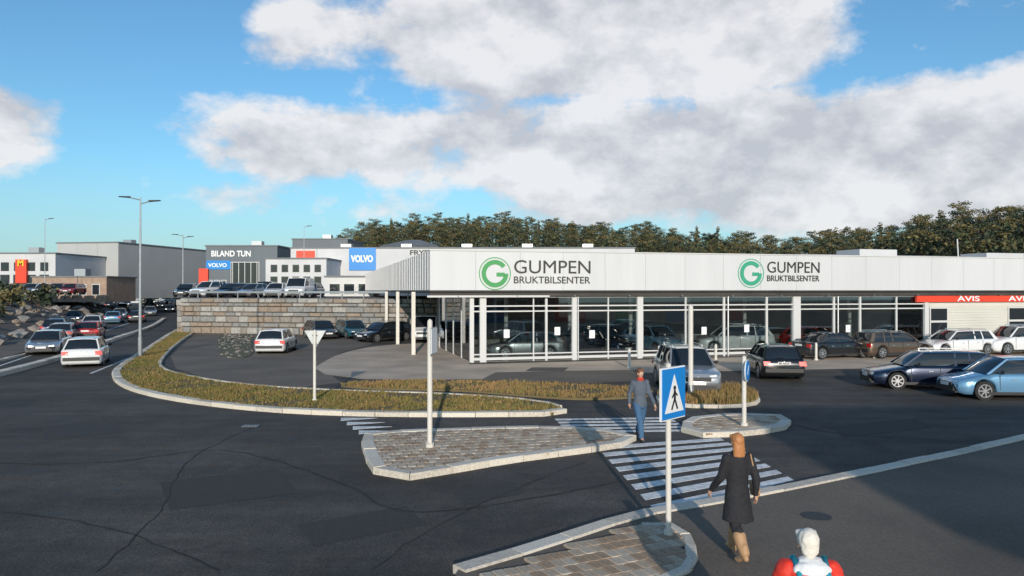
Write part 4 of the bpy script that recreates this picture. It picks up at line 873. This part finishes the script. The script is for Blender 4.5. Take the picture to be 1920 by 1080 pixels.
# white board on the island
t = pole_sign(806, 838, 2.95, 'tall pale pole with a narrow sign turned edge on, on the paved island', .06); t.rotation_euler = (0, 0, math.radians(83)); q = MB(); q.box((0, -.085, 2.5), (.62, .025, .62)); q.build('sign_plate', GREYM, t); q = MB(); q.box((0, -.105, 2.5), (.58, .012, .58)); q.build('sign_face', SWHITE, t)
q = MB(); q.box((0, -.05, 2.35), (.16, .07, .05)); q.build('clamp', GREYM, t)
for k in range(4): q = MB(); q.cyl((math.cos(k*PI/2)*.085, math.sin(k*PI/2)*.085, .0), (math.cos(k*PI/2)*.085, math.sin(k*PI/2)*.085, .12), .012, n=6); q.build('bolt', GREYM, t)
t = pole_sign(590, 752, 2.35, 'give way sign seen from behind on a short pole in the verge', .05, zb=.1)
q = MB(); q.add([(-.36, .05, 2.36), (.36, .05, 2.36), (0, .05, 1.74), (-.36, .075, 2.36), (.36, .075, 2.36), (0, .075, 1.74)], [(0,2,1),(3,4,5),(0,1,4,3),(1,2,5,4),(2,0,3,5)]); q.build('triangle_plate', GREYM, t)
for zz in (1.9, 2.2): q = MB(); q.box((0, .04, zz), (.16, .06, .035)); q.build('clamp', DARKM, t)
t = pole_sign(1395, 798, 1.85, 'blue keep right disc seen almost edge on, at the refuge island', .06); t.rotation_euler = (0, 0, math.radians(62))
q = MB(); q.cyl((0, -.09, 1.5), (0, -.065, 1.5), .30, n=32); q.build('disc', SWHITE, t); q = MB(); q.cyl((0, -.105, 1.5), (0, -.092, 1.5), .275, n=32); q.build('blue_face', BLUES, t)
q = MB(); limb((.08, 1.62), (-.10, 1.40), .05); q.build('arrow', SWHITE, t)
t = pole_sign(1295, 748, 3.25, 'pale steel post without a sign in front of the silver SUV', .085, cat='post', name='steel_post', zb=.0)
q = MB(); q.cyl((0, 0, 0), (0, 0, .5), .11, n=14); q.build('sleeve', GREYM, t)
t = pole_sign(1180, 690, .9, 'short white bollard before the glass front, nearest the middle post', .07, cat='bollard', name='bollard', zb=.02); t['group'] = 'bollards along the glass front'
for i, X in enumerate((1236, 1342, 1530, 1640)): b_ = dup(t, (*G(X, 684-i*4), .02), label=('short white bollard left of the silver SUV', 'short white bollard right of the silver SUV', 'short white bollard by the black saloon', 'short white bollard by the bronze estate')[i])

# ------------------------------------------------------------ people
SKINM = mat('skin', (.55, .32, .22), .55)
class Flesh:
    """overlapping tapered volumes that are fused into one continuous surface"""
    def __init__(s): s.q = MB()
    def limb(s, a, b, ra, rb, flat=1.):
        a, b = Vector(a), Vector(b); s.q.cyl(a, b, ra, rb, n=14); s.q.ico(a, ra*1.0, 2); s.q.ico(b, rb*1.0, 2)
    def ball(s, c, r, sc=(1,1,1)): s.q.ico(c, r, 3, sc=sc)
    def rings(s, rs, n=24):
        vs = []
        for (cx, cy, cz, rx, ry) in rs:
            for i in range(n): t = 2*PI*i/n; vs.append((cx+math.cos(t)*rx, cy+math.sin(t)*ry, cz))
        m = len(rs); up = rs[-1][2] > rs[0][2]
        fs = [(j*n+i, j*n+(i+1) % n, (j+1)*n+(i+1) % n, (j+1)*n+i) for j in range(m-1) for i in range(n)]+[tuple(range(n-1, -1, -1)), tuple(range((m-1)*n, m*n))]
        s.q.add(vs, fs if up else [f[::-1] for f in fs])
    def fuse(s, name, m, vox=.016, sm=6, folds=0., fs=9.):
        me = s.q.mesh(name, m); o = bpy.data.objects.new(name, me); COL.objects.link(o)
        r = o.modifiers.new('r', 'REMESH'); r.mode = 'VOXEL'; r.voxel_size = vox
        k = o.modifiers.new('s', 'SMOOTH'); k.factor = .5; k.iterations = sm
        if folds:
            tx = bpy.data.textures.new('folds', 'CLOUDS'); tx.noise_scale = 1/fs; d = o.modifiers.new('d', 'DISPLACE'); d.texture = tx; d.strength = folds; d.mid_level = .5
        dg = bpy.context.evaluated_depsgraph_get(); dg.update(); out = bpy.data.meshes.new_from_object(o.evaluated_get(dg)); bpy.data.objects.remove(o)
        out.name = name; out.materials.clear(); out.materials.append(m); out.polygons.foreach_set('use_smooth', [True]*len(out.polygons)); return out
def person(x, y, zb, h, rz, lab, top, legs, shoes, hairm, coat_len=.0, stride=.30, hair_long=False, bag=None, puff=0., hood=None, scarf=None, handbag=None, boots=False):
    k = h/1.75; t = thing('person', lab, 'person', (x, y, zb), rz); t.scale = (k, k, k)   # faces +Y locally
    P = {}
    for s_, sg in (('L', -1), ('R', 1)):
        f = stride*sg
        P['hip'+s_] = (sg*.09, 0, .90); P['kn'+s_] = (sg*.095, f*.55+.05, .49+.01*(sg < 0)); P['an'+s_] = (sg*.085, f*1.0-.03, .10 if sg > 0 else .17); P['to'+s_] = (sg*.10, f*1.0+.13, .045 if sg > 0 else .05)
        P['sh'+s_] = (sg*.175, -.01, 1.43); P['el'+s_] = (sg*(.235+puff*.8), -f*.28-.03, 1.15); P['wr'+s_] = (sg*(.245+puff*.8), -f*.65+.10, .93); P['ha'+s_] = (sg*(.25+puff*.8), -f*.72+.13, .855)
    B = Flesh()
    B.rings([(0, 0, .84, .13, .10), (0, 0, .92, .165, .115), (0, 0, 1.0, .155, .105), (0, .005, 1.1, .135, .095), (0, .01, 1.25, .155, .11), (0, 0, 1.38, .165, .10), (0, -.005, 1.45, .12, .075), (0, 0, 1.49, .06, .055)])
    B.limb((0, 0, 1.44), (0, .02, 1.58), .056, .05)
    # head: skull, face, jaw, nose, brow, lips, ears
    B.ball((0, .0, 1.675), .095, (.82, 1.0, 1.08)); B.ball((0, .035, 1.635), .075, (.84, .95, 1.15)); B.ball((0, .055, 1.575), .04, (.95, .9, .8))
    B.limb((0, .108, 1.665), (0, .122, 1.625), .010, .016); B.ball((0, .095, 1.69), .03, (1.7, .6, .35)); B.ball((0, .103, 1.594), .016, (1.4, .6, .5))
    for sg in (-1, 1): B.ball((sg*.08, .01, 1.645), .026, (.4, .8, 1.2))
    for s_, sg in (('L', -1), ('R', 1)):
        B.limb(P['hip'+s_], P['kn'+s_], .085, .055); B.limb(P['kn'+s_], P['an'+s_], .056, .036); B.limb(P['an'+s_], P['to'+s_], .036, .028)
        c = Vector(P['kn'+s_]).lerp(Vector(P['an'+s_]), .3)+Vector((0, -.02, 0)); B.ball(c, .052, (.9, .9, 1.6))
        B.limb(P['sh'+s_], P['el'+s_], .052, .040); B.limb(P['el'+s_], P['wr'+s_], .042, .027)
        w, ha = Vector(P['wr'+s_]), Vector(P['ha'+s_]); B.limb(w, ha, .026, .030)
    body = B.fuse('body', SKINM, .012, 4)
    parts = [body]; q = MB()
    for s_, sg in (('L', -1), ('R', 1)):
        hx, hy, hz = P['ha'+s_]
        for n_ in range(4):
            a_ = Vector((hx-sg*.0, hy-.026+n_*.017, hz-.012)); l = (.052, .062, .066, .060)[n_]; b_ = a_+Vector((-sg*.004, .006, -l*.62)); q.cyl(a_, b_, .0088, .0080, n=7); q.cyl(b_, b_+Vector((-sg*.018, .008, -l*.45)), .0080, .0062, n=7)
        a_ = Vector((hx, hy+.026, hz+.035)); b_ = a_+Vector((-sg*.006, .026, -.03)); q.cyl(a_, b_, .0105, .009, n=7); q.cyl(b_, b_+Vector((-sg*.008, .008, -.028)), .009, .007, n=7)
    parts.append(q.mesh('extra', SKINM)); me = merge(parts, 'body'); me.materials.clear(); me.materials.append(SKINM); me.polygons.foreach_set('use_smooth', [True]*len(me.polygons)); link('body', me, t)
    for sg in (-1, 1): q = MB(); q.ico((sg*.031, .098, 1.672), .0125, 2, sc=(1.2, .6, .8)); q.build('eye', SWHITE, t, True); q = MB(); q.box((sg*.032, .106, 1.694), (.034, .008, .006)); q.build('eyebrow', hairm, t)
    q = MB(); q.ico((0, .113, 1.594), .02, 2, sc=(1.1, .3, .3)); q.build('mouth', mat('lips', (.42, .13, .11), .5), t, True)
    p_ = puff
    C = Flesh(); zl = .95-coat_len if coat_len else .84
    if p_:
        for kz in range(9): C.rings([(0, 0, .86+kz*.068, .17+p_, .125+p_), (0, 0, .894+kz*.068, .20+p_, .155+p_), (0, 0, .928+kz*.068, .17+p_, .125+p_)])
    C.rings(([(0, -.02, zl, .235, .20), (0, -.01, zl+.2, .20, .16)] if coat_len else [(0, 0, zl, .17+p_, .135+p_)])+[(0, 0, .95, .178+p_, .135+p_), (0, 0, 1.08, .158+p_*1.3, .12+p_*1.2), (0, .01, 1.26, .182+p_*1.4, .135+p_*1.3), (0, 0, 1.38, .19+p_, .125+p_), (0, -.005, 1.45, .15+p_*.6, .10+p_*.6), (0, 0, 1.50, .085+p_*.4, .08+p_*.4), (0, 0, 1.535, .075+p_*.3, .072+p_*.3)])
    for s_, sg in (('L', -1), ('R', 1)):
        C.ball(P['sh'+s_], .075+p_*.7); C.limb(P['sh'+s_], P['el'+s_], .072+p_*.8, .058+p_*.7); C.limb(P['el'+s_], P['wr'+s_], .060+p_*.7, .043+p_*.5)
    link('coat' if coat_len else 'jacket', C.fuse('coat' if coat_len else 'jacket', top, .013, 4, .02, 14.), t)
    T = Flesh(); T.rings([(0, 0, .80, .16, .115), (0, 0, .9, .172, .125), (0, 0, 1.0, .155, .112)])
    for s_ in 'LR': T.limb(P['hip'+s_], P['kn'+s_], .1, .08); T.limb(P['kn'+s_], tuple(Vector(P['an'+s_])+Vector((0, 0, .02))), .08, .062); T.ball(Vector(P['kn'+s_]).lerp(Vector(P['an'+s_]), .3)+Vector((0, -.02, 0)), .074, (.95, .95, 1.7))
    link('trousers', T.fuse('trousers', legs, .013, 4, .016, 16.), t)
    for s_ in 'LR':
        a_, b_ = Vector(P['an'+s_]), Vector(P['to'+s_]); F_ = Flesh(); F_.limb(a_+Vector((0, 0, .10)), a_+Vector((0, -.005, -.03)), .05, .045); F_.limb(a_+Vector((0, -.04, -.055)), a_+Vector((0, .02, -.05)), .04, .042); F_.limb(a_+Vector((0, .0, -.04)), b_+Vector((0, -.03, .0)), .042, .036); F_.ball(b_, .038, (1.1, 1.3, .8))
        if boots: kk_ = Vector(P['kn'+s_]); F_.limb(a_+Vector((0, 0, .02)), a_.lerp(kk_, .42), .072, .086); F_.limb(a_.lerp(kk_, .42), a_.lerp(kk_, .66)+Vector((0, -.012, 0)), .086, .092)
        link('shoe', F_.fuse('shoe', shoes, .011, 3), t)
    H = Flesh(); H.ball((0, -.012, 1.692), .104, (.86, 1.0, 1.02)); H.ball((0, -.05, 1.64), .08, (.95, .7, 1.1)); H.limb((-.06, .05, 1.735), (.06, .05, 1.735), .036, .036)
    if hair_long: H.rings([(0, -.045, 1.40, .075, .035), (0, -.055, 1.48, .09, .05), (0, -.045, 1.58, .092, .065), (0, -.03, 1.68, .085, .07)])
    link('hair', H.fuse('hair', hairm, .009, 3, .016, 30.), t)
    if scarf: S_ = Flesh(); S_.rings([(0, .005, 1.47, .085, .08), (0, .01, 1.51, .092, .088), (0, .012, 1.56, .078, .075)]); link('scarf', S_.fuse('scarf', scarf, .010, 2, .02, 25.), t)
    if hood: S_ = Flesh(); S_.ball((0, -.10, 1.47), .13, (1.25, .7, .62)); S_.ball((0, -.04, 1.53), .10, (1.1, .9, .35)); link('hood', S_.fuse('hood', hood, .011, 3, .02, 20.), t)
    if handbag:
        g2 = thing('shoulder_bag', 'small tan shoulder bag hanging at the hip of the woman in the black coat', 'bag', (x, y, zb), rz); g2.scale = (k, k, k)
        S_ = Flesh(); S_.rings([(.27, -.02, .88, .035, .10), (.27, -.02, .95, .05, .125), (.265, -.02, 1.08, .035, .115)]); link('pouch', S_.fuse('pouch', handbag, .010, 2), g2)
        q = MB(); q.cyl((.25, -.11, 1.08), (.15, -.1, 1.5), .011, n=6); q.build('strap', handbag, g2)
    if bag:
        g2 = thing('backpack', 'teal backpack worn by the person in red at the bottom edge', 'backpack', (x, y, zb), rz); g2.scale = (k, k, k)
        S_ = Flesh(); S_.rings([(0, -.27-p_, .98, .13, .08), (0, -.28-p_, 1.08, .165, .10), (0, -.27-p_, 1.25, .165, .095), (0, -.25-p_, 1.38, .13, .07), (0, -.24-p_, 1.42, .07, .04)]); link('pack', S_.fuse('pack', bag, .012, 4, .015, 12.), g2)
        S_ = Flesh(); S_.rings([(0, -.36-p_, 1.0, .10, .045), (0, -.375-p_, 1.08, .12, .055), (0, -.36-p_, 1.17, .10, .04)]); link('pocket', S_.fuse('pocket', bag, .010, 3), g2)
        for sg in (-1, 1): q = MB(); q.cyl((sg*.11, -.2-p_, 1.38), (sg*.13, -.02, 1.53+p_*.4), .026, n=8); q.cyl((sg*.13, -.02, 1.53+p_*.4), (sg*.13, .15+p_, 1.38), .026, n=8); q.build('strap', bag, g2, True)
    return t
def merge(meshes, name):
    bm = bmesh.new()
    for me in meshes: bm.from_mesh(me)
    out = bpy.data.meshes.new(name); bm.to_mesh(out); bm.free(); return out
DK = mat('dark_wool', (.018, .018, .022), .85, var=.2, vscale=20); JEANS = mat('blue_denim', (.05, .12, .22), .85, var=.2, vscale=25); TAN = mat('tan_leather', (.42, .25, .13), .6)
x, y = G(1382, 1045, .12); person(x, y, .12, 1.68, math.radians(14), 'woman in a long black coat and tan boots stepping to the crossing', DK, DK, TAN, mat('copper_hair', (.45, .19, .07), .6), coat_len=.40, hair_long=True, handbag=TAN, boots=True)
x, y = G(1200, 826); person(x, y, .02, 1.78, math.radians(-165), 'man in grey jacket and blue jeans crossing the upper lane', mat('slate_jacket', (.09, .11, .14), .8), JEANS, mat('dark_shoe', (.03, .03, .03), .6), mat('brown_hair', (.16, .07, .035), .7), scarf=mat('red_scarf', (.5, .04, .02), .8))
person(2.44, 6.12, .12, 1.68, math.radians(-4), 'person in bright red and white jacket with teal backpack at the bottom edge', mat('red_jacket', (.75, .04, .02), .6), JEANS, mat('white_shoe', (.7, .7, .7), .6), mat('white_blond_hair', (.75, .70, .62), .6), puff=.045, bag=mat('teal_nylon', (.02, .26, .34), .6), hood=mat('white_hood', (.8, .8, .8), .7))
